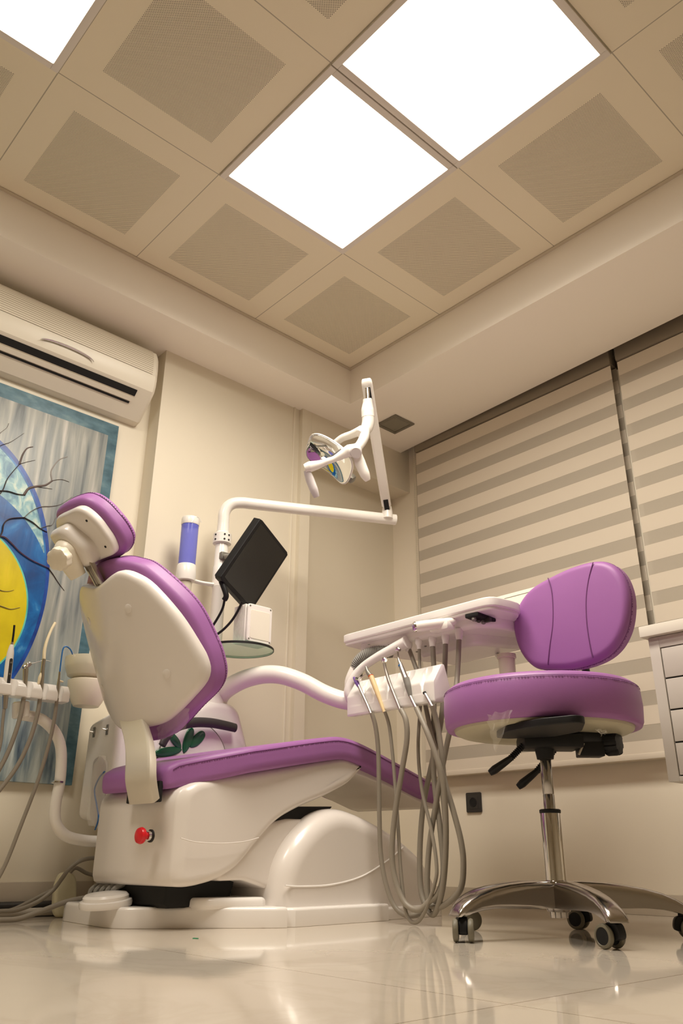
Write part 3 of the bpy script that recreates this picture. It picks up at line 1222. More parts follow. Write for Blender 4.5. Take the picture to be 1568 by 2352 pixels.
obj('headrest_hinge', bm, cream_m, chair)
# far armrest
bm = BM()
tube(bm, [ch(-.235, *atc(u, v, -.235)) for u, v in ((372, 1712), (384, 1690), (404, 1671), (440, 1660), (480, 1660), (515, 1666), (540, 1672))], .017, 14, 6, ry=.8, radii=[.013, .015, .016, .0175, .0175, .017, .016])
obj('armrest', bm, arm_m, chair)

# ================================================================== dental unit beside the chair
unit = thing('dental_unit', 'white dental unit with lamp pole, spittoon bowl and green leaf badge, between chair and wall', 'dental unit', (-.09, -.75, 0))
PX, PY = -.06, -.645
xl = at(203, 1660, y=-1.04).x
bm = BM()      # water unit, seen behind the chair
o2 = resample(polyround([(xl, .29), (-.0, .27), (.0, .60), (-.03, .635), (xl + .02, .605), (xl + .002, .59)], [.03, .02, .01, .02, .02, .02]), 80)
pad(bm, o2, lambda s, t, n: V((s, -1.04 - n, t)), -.28, 0, .02, flat=True)
body = obj('water_housing', bm, white_m, unit)
bm = BM()
px = [(214, 1745), (232, 1735), (243, 1750), (243, 1905), (222, 1905), (206, 1880)]
o2 = resample(polyround([(at(u, v, y=-1.0405).x, at(u, v, y=-1.0405).z) for u, v in px], .02), 50)
pad(bm, o2, lambda s, t, n: V((s, -1.0405 - n, t)), -.003, .0006, .0003, flat=True)
obj('bottle_niche', bm, mat('niche_grey', (.47, .43, .41, 1), .4), body)
bm = BM()
a = at(232, 1765, y=-1.055)
lathe(bm, [(.012, .04), (.013, .03), (.026, .012), (.027, -.02), (.027, -.15), (.018, -.175), (0, -.176)], a, (0, 0, 1), 24)
obj('water_bottle', bm, clear_m, unit)
bm = BM()
tube(bm, [at(u, v, y=-1.058) for u, v in ((240, 1772), (227, 1788), (217, 1815), (222, 1850), (226, 1880), (218, 1906))], .0025, 8)
obj('blue_hose', bm, blue_m, unit)
for u, v in ((216, 1682), (246, 1676)):
    bm = BM()
    c = at(u, v, y=-1.0415)
    box(bm, c, (.013, .003, .034), .001)
    sw = obj('toggle_switch', bm, slot_m, unit)
    bm = BM()
    rod(bm, c, c + V((-.006, -.014, .002)), .0025, 8)
    lathe(bm, [(.006, 0), (.006, .004), (0, .004)], c, (0, -1, 0), 6)
    obj('switch_lever', bm, steel_m, sw)
# tower with badge
XF = .0
px = [(395, 1690), (420, 1640), (470, 1613), (500, 1608), (538, 1617), (553, 1633), (571, 1706), (590, 1810), (400, 1815)]
o2 = [(at(u, v, x=XF).y, at(u, v, x=XF).z) for u, v in px]
bm = BM()
pad(bm, resample(polyround(o2, .03), 90), lambda s, t, n: V((XF - .002 + n, s, t)), -.185, 0, .025, flat=True)
tower = obj('tower', bm, white_m, unit)
cy_, cz_ = at(442, 1752, x=XF).y, at(442, 1752, x=XF).z
rad = abs(at(519, 1709, x=XF).y - cy_) * 1.02
bm = BM()
lathe(bm, [(rad + .004, .0), (rad + .004, .004), (rad + .001, .0045), (rad + .0006, .0)], (XF - .001, cy_, cz_), (1, 0, 0), 64, ring=True)
obj('badge_ring', bm, slot_m, tower)
bm = BM()
lathe(bm, [(rad, .0), (rad, .006), (rad * .9, .009), (rad * .5, .013), (0, .015)], (XF - .001, cy_, cz_), (1, 0, 0), 64)
bd = obj('badge_plate', bm, white_m, tower)
for (u0, v0), (u1, v1), w in (((391, 1685), (415, 1719), .42), ((441, 1672), (421, 1730), .36), ((469, 1682), (436, 1716), .46), ((356, 1731), (417, 1722), .30)):
    a, b = at(u0, v0, x=XF + .012), at(u1, v1, x=XF + .012)
    dv = b - a
    L = dv.length
    dv = dv / L
    nv = V((1, 0, 0)).cross(dv)
    lf = [(0, .25), (.1, .75), (.35, 1), (.65, .95), (.88, .6), (1, .12)]
    o2 = [(t * L, wv * w * L * .5) for t, wv in lf] + [(t * L, -wv * w * L * .5) for t, wv in reversed(lf)]
    bm = BM()
    pad(bm, resample(outline(o2, 4), 40), lambda s, t, n: a + dv * s + nv * t + V((1, 0, 0)) * (n - .006), 0, .010, .004, crown=.001)
    obj('badge_leaf', bm, green_m, bd)
# pole
bm = BM()
lathe(bm, [(.055, .66), (.05, .70), (.034, .76), (.030, .82), (.030, .895), (.034, .90), (.034, .925), (.026, .93), (.026, 1.145), (.0285, 1.15), (.0285, 1.235), (.026, 1.24), (.026, 1.37), (.0235, 1.42)], (PX, PY, 0), (0, 0, 1), 32)
zt_ = 1.525
E_ = at(903, 1187, d=3.50)
E_.z = zt_
dv = (E_ - V((PX, PY, zt_))).normalized()
P = V((PX, PY, 0))
tube(bm, [P + ZV * 1.40, P + ZV * 1.44, P + ZV * 1.465, P + ZV * 1.495 + dv * .010, P + ZV * 1.517 + dv * .034, P + ZV * zt_ + dv * .075, P + ZV * zt_ + dv * .13, P + ZV * zt_ + dv * .4, E_ + dv * .01], .0235, 20, 5)
obj('lamp_pole', bm, whitem_m, unit)
bm = BM()
lathe(bm, [(.0275, 1.33), (.037, 1.335), (.037, 1.375), (.030, 1.38), (.0245, 1.385)], (PX, PY, 0), (0, 0, 1), 32)
col = obj('collar', bm, whitem_m, unit)
for ang in (-80, -20, 10):
    for z in (1.345, 1.365):
        bm = BM()
        a = math.radians(ang)
        dd = V((math.cos(a), math.sin(a), 0))
        lathe(bm, [(.004, 0), (.004, .002), (0, .002)], P + ZV * z + dd * .0365, dd, 8)
        obj('screw', bm, dark_m, col)
# cup dispenser
cx0 = V((-.085, at(432, 1260, x=-.085).y, 0))
zz = lambda v: at(432, v, x=-.085).z
bm = BM()
lathe(bm, [(.033, zz(1203)), (.034, zz(1205)), (.033, zz(1300)), (.032, zz(1302))], cx0, (0, 0, 1), 32)
cup = obj('clear_tube', bm, cyl_m, unit, label='translucent blue tube of the cup dispenser')
bm = BM()
lathe(bm, [(.035, zz(1206)), (.036, zz(1204)), (.036, zz(1192)), (.034, zz(1189)), (.0, zz(1188))], cx0, (0, 0, 1), 32)
tube(bm, [at(440, 1200, x=-.05), at(450, 1188, x=-.05), at(458, 1190, x=-.05), at(462, 1200, x=-.05)], .0012, 6)
obj('top_cap', bm, whitem_m, unit)
bm = BM()
lathe(bm, [(.0, zz(1338)), (.030, zz(1337)), (.037, zz(1336)), (.0385, zz(1326)), (.037, zz(1302)), (.034, zz(1299))], cx0, (0, 0, 1), 32)
obj('cup_outlet', bm, whitem_m, unit)
bm = BM()
lathe(bm, [(.024, zz(1390)), (.026, zz(1340))], cx0, (0, 0, 1), 28)
obj('cup_guide', bm, bottle_m, unit)
bm = BM()
zc = zz(1331)
tube(bm, [cx0 + ZV * zc + V((.0, .03, 0)), cx0 + ZV * (zc - .004) + V((.01, .07, 0)), V((PX, PY - .02, zc - .004))], .010, 10, 6, ry=.8)
lathe(bm, [(.027, zc - .012), (.029, zc - .01), (.029, zc + .012), (.027, zc + .014)], (PX, PY, 0), (0, 0, 1), 28)
obj('dispenser_arm', bm, whitem_m, unit)
# glass shelf
corner = at(566, 1471, d=2.92)
ZG = corner.z - .001
sc = at(551, 1490, z=ZG)
bm = BM()
lathe(bm, [(0, -.008), (.124, -.008), (.126, -.006), (.126, -.002), (.124, 0), (0, 0)], (sc.x, sc.y, ZG), (0, 0, 1), 64)
shelf = obj('glass_shelf', bm, glass_m, unit, label='round green tinted glass shelf')
bm = BM()
lathe(bm, [(.1262, -.0085), (.1275, -.007), (.1275, -.001), (.1262, .0005)], (sc.x, sc.y, ZG), (0, 0, 1), 64, ring=True)
obj('rim', bm, sealblack_m, shelf)
# spittoon
BC = at(205, 1560, y=-1.10)
bc = V((BC.x + .0, -1.10, 0))
zb = lambda v: at(205, v, y=-1.17).z
rb = abs(at(250, 1500, y=-1.10).x - at(146, 1500, y=-1.10).x) / 2
r0 = .088
bm = BM()
lathe(bm, [(r0 * .93, zb(1494)), (r0, zb(1493)), (r0, zb(1500)), (r0 * .97, zb(1515)), (r0 * .84, zb(1534)), (r0 * .62, zb(1540)), (r0 * .58, zb(1536)), (r0 * .80, zb(1530)), (r0 * .92, zb(1513))], bc, (0, 0, 1), 40)
obj('spittoon_bowl', bm, bottle_m, unit)
bm = BM()
lathe(bm, [(0, zb(1603)), (r0 * .48, zb(1602)), (r0 * .60, zb(1590)), (r0 * .78, zb(1558)), (r0 * .80, zb(1545)), (r0 * .62, zb(1539)), (0, zb(1538))], bc, (0, 0, 1), 40)
bx(bm, (bc.x - .03, -1.10, zb(1580)), (bc.x + .05, -.78, zb(1548)), .01)
obj('spittoon_base', bm, cream_m, unit)
# assistant arm
XA = -.04
bm = BM()
tube(bm, [at(u, v, x=XA) for u, v in ((48, 1642), (70, 1645), (98, 1654), (126, 1682), (140, 1722), (138, 1790), (127, 1850), (129, 1892), (152, 1920), (195, 1931), (242, 1933))], .017, 16, 7)
arm = obj('assistant_arm', bm, whitem_m, unit)
bm = BM()
c0, c1 = at(133, 1797, x=XA), at(134, 1790, x=XA)
lathe(bm, [(.0185, -.003), (.0195, -.002), (.0195, .003), (.0185, .004)], c0, (c1 - c0), 24)
obj('ring', bm, chrome_m, arm)
bm = BM()
rod(bm, at(48, 1650, x=XA), at(48, 1612, x=XA), .026, 20, bev=.004)
obj('swivel', bm, whitem_m, arm)


def holder(bm, x_or_y, a0, a1, slots, prof, mk, width):
    """block with open slots along one edge; prof = section [(p, z, give)]"""
    N_ = 260
    rings = []
    for i in range(N_ + 1):
        a = a0 + (a1 - a0) * i / N_
        g = max([0] + [(max(0, 1 - ((a - q) / width) ** 2)) ** .62 for q in slots])
        rings.append([mk(a, p + gp * g, z + gz * g) for p, z, gp, gz in prof])
    loft(bm, rings)


XH = -.015
yh = lambda u: at(u, 1590, x=XH).y
zh = at(95, 1590, x=XH).z
SL = [(24, 1590), (60, 1590), (96, 1590), (132, 1595)]
bm = BM()
sec = resample(polyround([(.024, -.024), (.024, .006), (.006, .028), (-.024, .028), (-.027, -.025)], .004), 50)
loft(bm, [[V((XH + p, a, zh + z)) for p, z in inset(sec, d)] for a, d in ((yh(-190), .003), (yh(-190) + .003, 0), (yh(155) - .003, 0), (yh(155), .003))])
ahold = obj('assistant_holder', bm, white_m, unit, 40)
AH_SLOTS = [yh(u) for u in (24, 60, 96, 132, -15, -60, -105)]

# ------------------------------------------------------------------ suction tools in the holder
XT = XH + .010


def tool(name, label, cat, u, v, group=None):
    return thing(name, label, cat, at(u, v, x=XT), group)


def segs(par, plane, items):
    for nm, px, rr, mt in items:
        bm = BM()
        tube(bm, [at(u, v, **plane) for u, v in px], rr if not isinstance(rr, (list, tuple)) else rr[0], 14, 6, radii=rr if isinstance(rr, (list, tuple)) else None)
        obj(nm, bm, mt, par)


pl_ = dict(x=XT)
t = tool('curing_light', 'white pen-shaped dental tool with a black tip, leftmost in the holder at the left edge', 'dental tool', 14, 1590, 'tools in the left holder')
segs(t, pl_, (('tip', [(33, 1436), (31, 1456), (28, 1478)], .0032, black_m),
              ('nose', [(28, 1475), (27, 1482)], [.004, .0055], chrome_m),
              ('body', [(27, 1481), (24, 1500), (20, 1530), (16, 1565), (13, 1597)], [.0055, .0105, .0115, .011, .010], whitem_m),
              ('connector', [(13, 1595), (11, 1628)], [.009, .0065], steel_m),
              ('hose', [(10, 1625), (6, 1660), (1, 1710), (-20, 1790)], .0045, hose_m)))
bm = BM()
a, b = at(26, 1512, x=XT + .0098), at(17, 1585, x=XT + .0085)
dv = (b - a)
L = dv.length
dv /= L
nv = V((1, 0, 0)).cross(dv)
o2 = resample(polyround([(0, -.005), (L, -.005), (L, .005), (0, .005)], .0048), 40)
pad(bm, o2, lambda s, q, n: a + dv * s + nv * q + V((1, 0, 0)) * n, -.004, .0022, .001, flat=True)
kp = obj('control_panel', bm, socket_m, t)
for k in (.14, .5, .92):
    bm = BM()
    lathe(bm, [(.0028, 0), (.0028, .0008), (0, .001)], a + dv * L * k + V((.0022, 0, 0)), (1, 0, 0), 14)
    obj('button', bm, slot_m, kp)
t = tool('air_syringe', 'short chrome syringe with a thin sideways nozzle in the left holder', 'dental tool', 57, 1590, 'tools in the left holder')
segs(t, pl_, (('body', [(59, 1536), (58, 1560), (54, 1608)], [.0085, .0075, .0065], steel_m),
              ('nozzle', [(70, 1524), (82, 1522), (100, 1517), (116, 1519)], .0011, steel_m),
              ('hose', [(54, 1605), (48, 1640), (33, 1690), (10, 1745), (-30, 1815)], .0068, hose_m)))
bm = BM()
rod(bm, at(54, 1535, x=XT), at(70, 1523, x=XT), .0085, 16, .0075, .002)
rod(bm, at(61, 1532, x=XT) + V((.004, 0, 0)), at(61, 1526, x=XT) + V((.011, 0, .004)), .006, 14, bev=.002)
obj('head', bm, steel_m, t)
t = tool('suction_handpiece', 'thick suction tube with a long cream tip in the left holder', 'dental tool', 95, 1590, 'tools in the left holder')
segs(t, pl_, (('tip', [(127, 1430), (117, 1448), (107, 1474), (102, 1496), (101, 1518)], [.0045, .0042, .0048, .0052, .0052], creamtip_m),
              ('body', [(101, 1514), (99, 1530), (97, 1550), (95, 1580), (92, 1606)], [.0062, .0055, .0068, .0062, .0058], steel_m),
              ('valve', [(88, 1572), (92, 1556), (97, 1543)], [.0035, .006, .004], creamtip_m),
              ('hose', [(92, 1603), (86, 1640), (68, 1700), (36, 1765), (-20, 1838)], .0066, hose_m)))
t = tool('saliva_ejector', 'thin blue hooked saliva tube on a chrome valve in the left holder', 'dental tool', 132, 1595, 'tools in the left holder')
segs(t, pl_, (('blue_tip', [(167, 1503), (161, 1491), (152, 1485), (145, 1490), (141, 1512), (137, 1546)], .0024, blue_m),
              ('end_cap', [(166, 1500), (172, 1508)], .0028, clear_m),
              ('body', [(137, 1543), (136, 1555), (134, 1575), (131, 1607)], [.003, .0035, .0052, .0048], steel_m),
              ('valve_lever', [(136, 1564), (145, 1566)], [.004, .0025], creamtip_m),
              ('hose', [(131, 1604), (125, 1650), (112, 1710), (88, 1790), (50, 1890), (10, 1990), (-30, 2060)], .0058, hose_m)))

# ------------------------------------------------------------------ monitor
A_, B_, D_ = at(599, 1190, d=3.0), at(663, 1272, d=3.15), at(513, 1336, d=2.90)
ex, ey = (B_ - A_), (D_ - A_)
W_, H_ = ex.length, ey.length
ex.normalize()
ey = (ey - ex * ey.dot(ex)).normalized()
en = ex.cross(ey)
if en.dot(CAM - A_) < 0:
    en = -en
mon = thing('monitor', 'black flat monitor tilted on the white lamp pole', 'monitor', (A_ + B_ + D_ * 0) / 2)
mfn = lambda s, q, n: A_ + ex * s + ey * q + en * n
bm = BM()
pad(bm, resample(polyround([(0, 0), (W_, 0), (W_, H_), (0, H_)], .004), 60), mfn, -.035, 0, .003, flat=True)
hs = obj('housing', bm, black_m, mon)
bm = BM()
bx_o = resample(polyround([(.014, .014), (W_ - .012, .014), (W_ - .012, H_ - .014), (.014, H_ - .014)], .001), 40)
pad(bm, bx_o, mfn, -.002, .0008, .0004, flat=True)
obj('screen', bm, screen_m, mon)
bm = BM()
a = A_ + ex * W_ * .45 + ey * H_ * .45 - en * .035
rod(bm, a, a - en * .03, .03, 20)
b = V((PX + .02, PY, at(520, 1285, x=PX).z))
rod(bm, a - en * .025, b, .012, 14)
box(bm, b, (.03, .04, .03), .004)
obj('mount', bm, slot_m, mon)
bm = BM()
p0 = A_ + ey * H_ * .99 + ex * .03 - en * .018
tube(bm, [p0, at(519, 1366, d=2.9), at(515, 1378, d=2.9)], .010, 10)
obj('plug', bm, black_m, mon)
for px in ([(516, 1375), (510, 1400), (492, 1432), (474, 1456), (455, 1470)], [(556, 1382), (545, 1405), (530, 1428), (508, 1450), (482, 1466), (460, 1474)]):
    bm = BM()
    tube(bm, [at(u, v, d=2.9) for u, v in px], .0045, 8)
    obj('cable', bm, black_m, mon)

# ------------------------------------------------------------------ ribbed white box
LX, LY, LZ = .085, .112, .142
t = thing('power_supply_box', 'white ribbed electronics box standing on the round glass shelf', 'box', (corner.x - LX / 2, corner.y + LY / 2, ZG))
bc_ = V((corner.x - LX / 2, corner.y + LY / 2, ZG + .001 + LZ / 2))
bm = BM()
bx(bm, (corner.x - LX + .004, corner.y + .003, ZG + .001), (corner.x - .010, corner.y + LY - .003, ZG + LZ - .003), .004)
n_ = 9
for k in range(n_):
    xx = corner.x - LX + .004 + (LX - .020) * k / (n_ - 1)
    bx(bm, (xx - .0022, corner.y - .003, ZG + .003), (xx + .0022, corner.y + LY + .003, ZG + LZ), .001)
obj('ribbed_body', bm, white_m, t)
bm = BM()
o2 = resample(polyround([(0, 0), (LY, 0), (LY, LZ), (0, LZ)], .012), 60)
pad(bm, o2, lambda s, q, n: V((corner.x - .008 + n, corner.y + s, ZG + .001 + q)), -.004, .008, .003, flat=True)
fp = obj('front_cover', bm, white_m, t)
bm = BM()
o2 = resample(polyround([(.012, .012), (LY - .012, .012), (LY - .012, LZ - .022), (.012, LZ - .022)], .004), 48)
pad(bm, o2, lambda s, q, n: V((corner.x + n, corner.y + s, ZG + .001 + q)), -.001, .0015, .001, flat=True)
obj('label_panel', bm, worktop_m, fp)
for s_, q in ((.009, .009), (LY - .009, .009), (LY - .009, LZ - .009), (.009, LZ - .009)):
    bm = BM()
    lathe(bm, [(.0035, 0), (.0035, .0006), (0, .0006)], (corner.x, corner.y + s_, ZG + .001 + q), (1, 0, 0), 12)
    obj('screw', bm, slot_m, fp)

# ------------------------------------------------------------------ operating light
lamp = thing('operating_light', 'white operating lamp with mirror reflector and two grips hanging from its upright arm', 'lamp', E_)
Q0 = at(889, 1172, d=3.49)
Q1 = at(841, 872, d=3.20)
u_ = (Q1 - Q0).normalized()
side_ = u_.cross(CAM - Q0).normalized()
fr_ = side_.cross(u_)
bm = BM()
lathe(bm, [(.024, -.01), (.023, .02), (.019, .045), (.012, .05)], V((Q0.x, Q0.y, zt_ + .005)), ZV, 24)
obj('arm_socket', bm, whitem_m, lamp)
bm = BM()
sec = resample(polyround([(-.021, -.018), (.021, -.018), (.021, .018), (-.021, .018)], .008), 32)
Ln = (Q1 - Q0).length
loft(bm, [[Q0 + u_ * (Ln * k) + side_ * a * w + fr_ * b * w for a, b in sec] for k, w in ((.04, .8), (.05, .97), (.3, 1), (.97, 1.04), (.99, .98), (1.0, .8))])
ar = obj('spring_arm', bm, whitem_m, lamp)
for u, v in ((842, 907), (887, 1150)):
    bm = BM()
    c = at(u, v, d=FW.dot(Q0 - CAM) if v > 1000 else FW.dot(Q1 - CAM))
    c = Q0 + u_ * (c - Q0).dot(u_) + fr_ * .0182
    box(bm, c, (.021, .002, .052), .0006, axes_rot(side_, fr_, u_))
    obj('arm_slot', bm, dark_m, ar)
dl = FW.dot(Q1 - CAM) - .045
bm = BM()
rod(bm, at(843, 893, d=dl + .02), at(844, 920, d=dl), .0085, 16)
obj('pivot_pin', bm, chrome_m, lamp)
bm = BM()
tube(bm, [at(843, 916, d=dl), at(844, 925, d=dl), at(844, 942, d=dl), at(845, 958, d=dl - .005)], .02, 20, 6, radii=[.017, .019, .0255, .0255])
tube(bm, [at(845, 955, d=dl - .005), at(845, 972, d=dl - .01), at(840, 986, d=dl - .02), at(826, 998, d=dl - .04)], .024, 20, 6, radii=[.024, .0245, .0235, .019])
obj('neck', bm, whitem_m, lamp)
bm = BM()
tube(bm, [at(838, 985, d=dl - .03), at(836, 1004, d=dl - .05), at(826, 1022, d=dl - .08), at(815, 1034, d=dl - .10)], .02, 18, 6, radii=[.019, .019, .0175, .018])
tube(bm, [at(830, 988, d=dl - .01), at(808, 998, d=dl + .04), at(786, 1006, d=dl + .08), at(770, 1018, d=dl + .10)], .016, 18, 6, radii=[.019, .016, .015, .014])
obj('yoke', bm, whitem_m, lamp)
dr = dl - .10
bm = BM()
tube(bm, [at(820, 1032, d=dr), at(802, 1036, d=dr), at(790, 1042, d=dr), at(768, 1054, d=dr), at(745, 1062, d=dr), at(728, 1068, d=dr), at(712, 1072, d=dr), at(700, 1076, d=dr)], .02, 18, 6, radii=[.022, .025, .019, .012, .012, .017, .021, .017])
obj('cross_bar', bm, whitem_m, lamp)
bm = BM()
rod(bm, at(817, 1040, d=dr - .03), at(817, 1031, d=dr + .03), .023, 24, bev=.004)
c = at(817, 1040, d=dr - .032)
obj('grip_joint', bm, lavender_m, lamp)
bm = BM()
tube(bm, [at(818, 1040, d=dr), at(826, 1062, d=dr), at(838, 1090, d=dr - .01), at(845, 1104, d=dr - .01)], .018, 16, 6, ry=.6, radii=[.021, .024, .021, .011])
obj('grip', bm, whitem_m, lamp)
bm = BM()
tube(bm, [at(704, 1080, d=dr), at(711, 1100, d=dr), at(721, 1126, d=dr - .01), at(727, 1142, d=dr - .01)], .016, 16, 6, ry=.6, radii=[.014, .019, .018, .012])
obj('grip', bm, lavender_m, lamp)
# reflector: a curved oblong dish
rc = at(766, 1048, d=dl - .02)
tgt = V((.35, -1.5, .75))
rn = (tgt - rc).normalized()
l0 = at(718, 1012, d=dl + .02) - rc
rx = (l0 - rn * l0.dot(rn)).normalized()
ry_ = rn.cross(rx)
o2 = resample(polyround([(-.112, -.072), (.112, -.072), (.112, .072), (-.112, .072)], .055), 64)
rfn = lambda s, q, n: rc + rx * s + ry_ * q + rn * (n + 2.4 * s * s + 2.8 * q * q)
bm = BM()
pad(bm, inset(o2, .004), rfn, .0012, .003, .0008, steps=2, inner=(.93, .85, .75, .65, .55, .45, .3, .15))
obj('reflector', bm, mirror_m, lamp, 60)
bm = BM()
pad(bm, o2, rfn, -.010, .0012, .003, back_r=.006, steps=3, inner=(.85, .7, .55, .4, .2))
obj('reflector_shell', bm, whitem_m, lamp, 60)
bm = BM()
box(bm, rc + rn * .06, (.03, .03, .02), .005, axes_rot(rx, ry_, rn))
box(bm, rc + rn * .035 , (.012, .012, .07), .002, axes_rot(rx, ry_, rn))
obj('bulb_holder', bm, lavender_m, lamp)
bm = BM()
box(bm, at(806, 1098, d=dl + .02), (.03, .03, .03), .008, axes_rot(rx, ry_, rn))
obj('rear_bracket', bm, slot_m, lamp)

# ================================================================== instrument table
YT = -.38
c0 = at(785, 1459, y=YT)
ZT = c0.z
c1 = at(1122, 1370, y=YT)
c2 = at(1200, 1387, z=ZT)
table = thing('instrument_table', 'white swing-arm instrument table with tool holder, to the left of the purple stool backrest', 'instrument table', V(((c0.x + c1.x) / 2, -.2, ZT)))
pl = [(c0.x, YT), (c1.x - .02, YT), (c1.x + .006, YT + .012), (c2.x + .002, -.30), (c2.x, -.235), (c2.x - .05, -.20), (c2.x - .06, .085), (c0.x + .08, .085), (c0.x - .01, -.06)]
o2 = resample(polyround(pl, [.02, .03, .03, .03, .03, .03, .05, .06, .05]), 120)
hor = lambda s, q, n: V((s, q, ZT + n))
bm = BM()
pad(bm, o2, hor, -.030, 0, .005, flat=True)
topo = obj('table_top', bm, white_m, table)
bm = BM()
pad(bm, inset(o2, .006), hor, -.040, -.028, .004, flat=True)
obj('lower_lip', bm, white_m, topo)
bm = BM()
pl = [(c0.x + .05, YT + .03), (c0.x + .30, YT + .045), (c1.x - .10, YT + .05), (c1.x - .05, YT + .12), (c1.x - .02, -.05), (c0.x + .12, -.03)]
pad(bm, resample(polyround(pl, .03), 90), hor, -.070, -.036, .006, back_r=.02, flat=True)
pl = [(c0.x + .25, -.25), (c1.x - .16, -.26), (c1.x - .08, -.08), (c0.x + .25, -.06)]
pad(bm, resample(polyround(pl, .03), 70), hor, -.105, -.065, .005, back_r=.015, flat=True)
under = obj('underbody', bm, white_m, table)
for u, v in ((847, 1480), (870, 1486), (893, 1481), (957, 1497), (983, 1508), (977, 1484), (1120, 1463), (1161, 1479)):
    p = at(u, v, z=ZT - .0705)
    bm = BM()
    lathe(bm, [(.0045, 0), (.004, .0018), (0, .002)], p, (0, 0, -1), 12)
    obj('screw', bm, slot_m, under)
# connector bay
bm = BM()
p0, p1 = at(1082, 1412, z=ZT - .045), at(1180, 1448, z=ZT - .045)
box(bm, (p0 + p1) / 2, ((p1 - p0).length, .05, .014), .004, Matrix.Rotation(math.atan2((p1 - p0).y, (p1 - p0).x), 3, 'Z'))
bay = obj('connector_bay', bm, dark_m, table)
for k, (u, v) in enumerate(((1088, 1421), (1099, 1424), (1110, 1428), (1120, 1424), (1137, 1434), (1152, 1437), (1163, 1440), (1172, 1444))):
    bm = BM()
    p = at(u, v, z=ZT - .055)
    if k in (3, 4):
        box(bm, p, (.022, .012, .014), .002)
    else:
        rod(bm, p + ZV * .012, p - ZV * .008 + V((.003, -.004, 0)), .0072, 14, bev=.002)
    obj('connector', bm, (corr_m, socket_m)[k % 2], bay)
# rear panel and cup holder
p0 = at(1136, 1374, y=.06)
bm = BM()
bx(bm, (p0.x - .03, .05, ZT - .005), (c2.x - .065, .075, p0.z), .004)
bx(bm, (c2.x - .07, .05, p0.z - .035), (p0.x + .30, .075, p0.z), .004)
rp = obj('rear_panel', bm, worktop_m, table)
bm = BM()
bx(bm, (p0.x + .02, .0488, p0.z - .0155), (p0.x + .30, .0502, p0.z - .0145))
obj('groove', bm, slot_m, rp)
bm = BM()
p = at(1163, 1512, y=-.22)
lathe(bm, [(.030, .012), (.031, 0), (.027, -.002), (.025, -.07), (.0235, -.07), (.025, 0), (.029, .010)], p, (0, 0, 1), 28)
obj('cup_holder', bm, bottle_m, table)
bm = BM()
q = at(1140, 1478, z=ZT - .065)
lathe(bm, [(.018, .0), (.018, -.018), (.012, -.026), (.008, -.045), (0, -.046)], q, (0, 0, 1), 20)
rod(bm, q - ZV * .04, p + V((-.02, 0, .0)), .008, 10)
obj('cup_arm', bm, white_m, table)
# handle
h0, h1 = at(953, 1440, y=YT - .07), at(1046, 1427, y=YT + .02)
hd = (h1 - h0).normalized()
Lh = (h1 - h0).length
bm = BM()
lathe(bm, [(.013, .0), (.0165, .002), (.0172, .03), (.0162, Lh * .6), (.0135, Lh - .01), (.008, Lh)], h0, hd, 28)
box(bm, h0.lerp(h1, .55) + V((0, .022, -.008)), (.08, .04, .028), .01)
hnd = obj('handle', bm, whitem_m, table)
bm = BM()
lathe(bm, [(.0165, .004), (.0168, -.002), (.013, -.007), (.009, -.0075)], h0, hd, 28)
obj('handle_cap', bm, chrome_m, hnd)
bm = BM()
lathe(bm, [(.0092, -.006), (.009, -.0082), (0, -.009)], h0, hd, 20)
obj('handle_button', bm, mat('violet_plastic', (.18, .10, .35, 1), .3), hnd, label='small violet round button')
# holder block
YH = -.43
x0h, x1h = at(803, 1600, y=YH).x, at(1003, 1575, y=YH).x
zt0, zb0 = at(806, 1590, y=YH).z, at(815, 1640, y=YH).z
zt0 = (at(806, 1598, y=YH).z + at(985, 1566, y=YH).z) / 2
zb0 = (at(822, 1641, y=YH).z + at(1000, 1618, y=YH).z) / 2
slots = [at(u, v, y=YH).x for u, v in ((838, 1598), (864, 1593), (896, 1588), (936, 1583), (976, 1580))]
bm = BM()
sec = resample(polyround([(-.013, zb0), (.030, zb0 + .004), (.068, zb0 + .030), (.066, zb0 + .05), (.040, zt0 + .056), (.026, zt0 + .054), (-.014, zt0 - .004)], [.004, .01, .012, .02, .01, .008, .003]), 70)
loft(bm, [[V((a, YH + p, z)) for p, z in inset(sec, d)] for a, d in ((x0h, .004), (x0h + .0012, .0012), (x0h + .004, 0), (x1h - .004, 0), (x1h - .0012, .0012), (x1h, .004))])
hold = obj('tool_holder', bm, white_m, table, 40)


def carve(o, cutter_bm):
    """cut open slots into a block, leaving one clean mesh"""
    bmesh.ops.recalc_face_normals(cutter_bm, faces=cutter_bm.faces)
    cm = bpy.data.meshes.new('slot')
    cutter_bm.to_mesh(cm)
    cutter_bm.free()
    for e_ in ('',):
        c_ = bpy.data.objects.new('slot', cm)
        COL.objects.link(c_)
        c_.location = ROOTLOC.get(o.name, V((0, 0, 0))) * 0
        cm.transform(Matrix.Translation(-ROOTLOC.get(o.name, V((0, 0, 0)))))
        c_.parent = o.parent
        md = o.modifiers.new('cut', 'BOOLEAN')
        md.operation, md.solver, md.object = 'DIFFERENCE', 'EXACT', c_
        dg = bpy.context.evaluated_depsgraph_get()
        dg.update()
        nm_ = bpy.data.meshes.new_from_object(o.evaluated_get(dg), depsgraph=dg)
        o.modifiers.clear()
        old = o.data
        o.data = nm_
        nm_.name = old.name
        bpy.data.objects.remove(c_)
        bpy.data.meshes.remove(cm)
        for p in nm_.polygons:
            p.use_smooth = True
        nm_.set_sharp_from_angle(angle=math.radians(32))


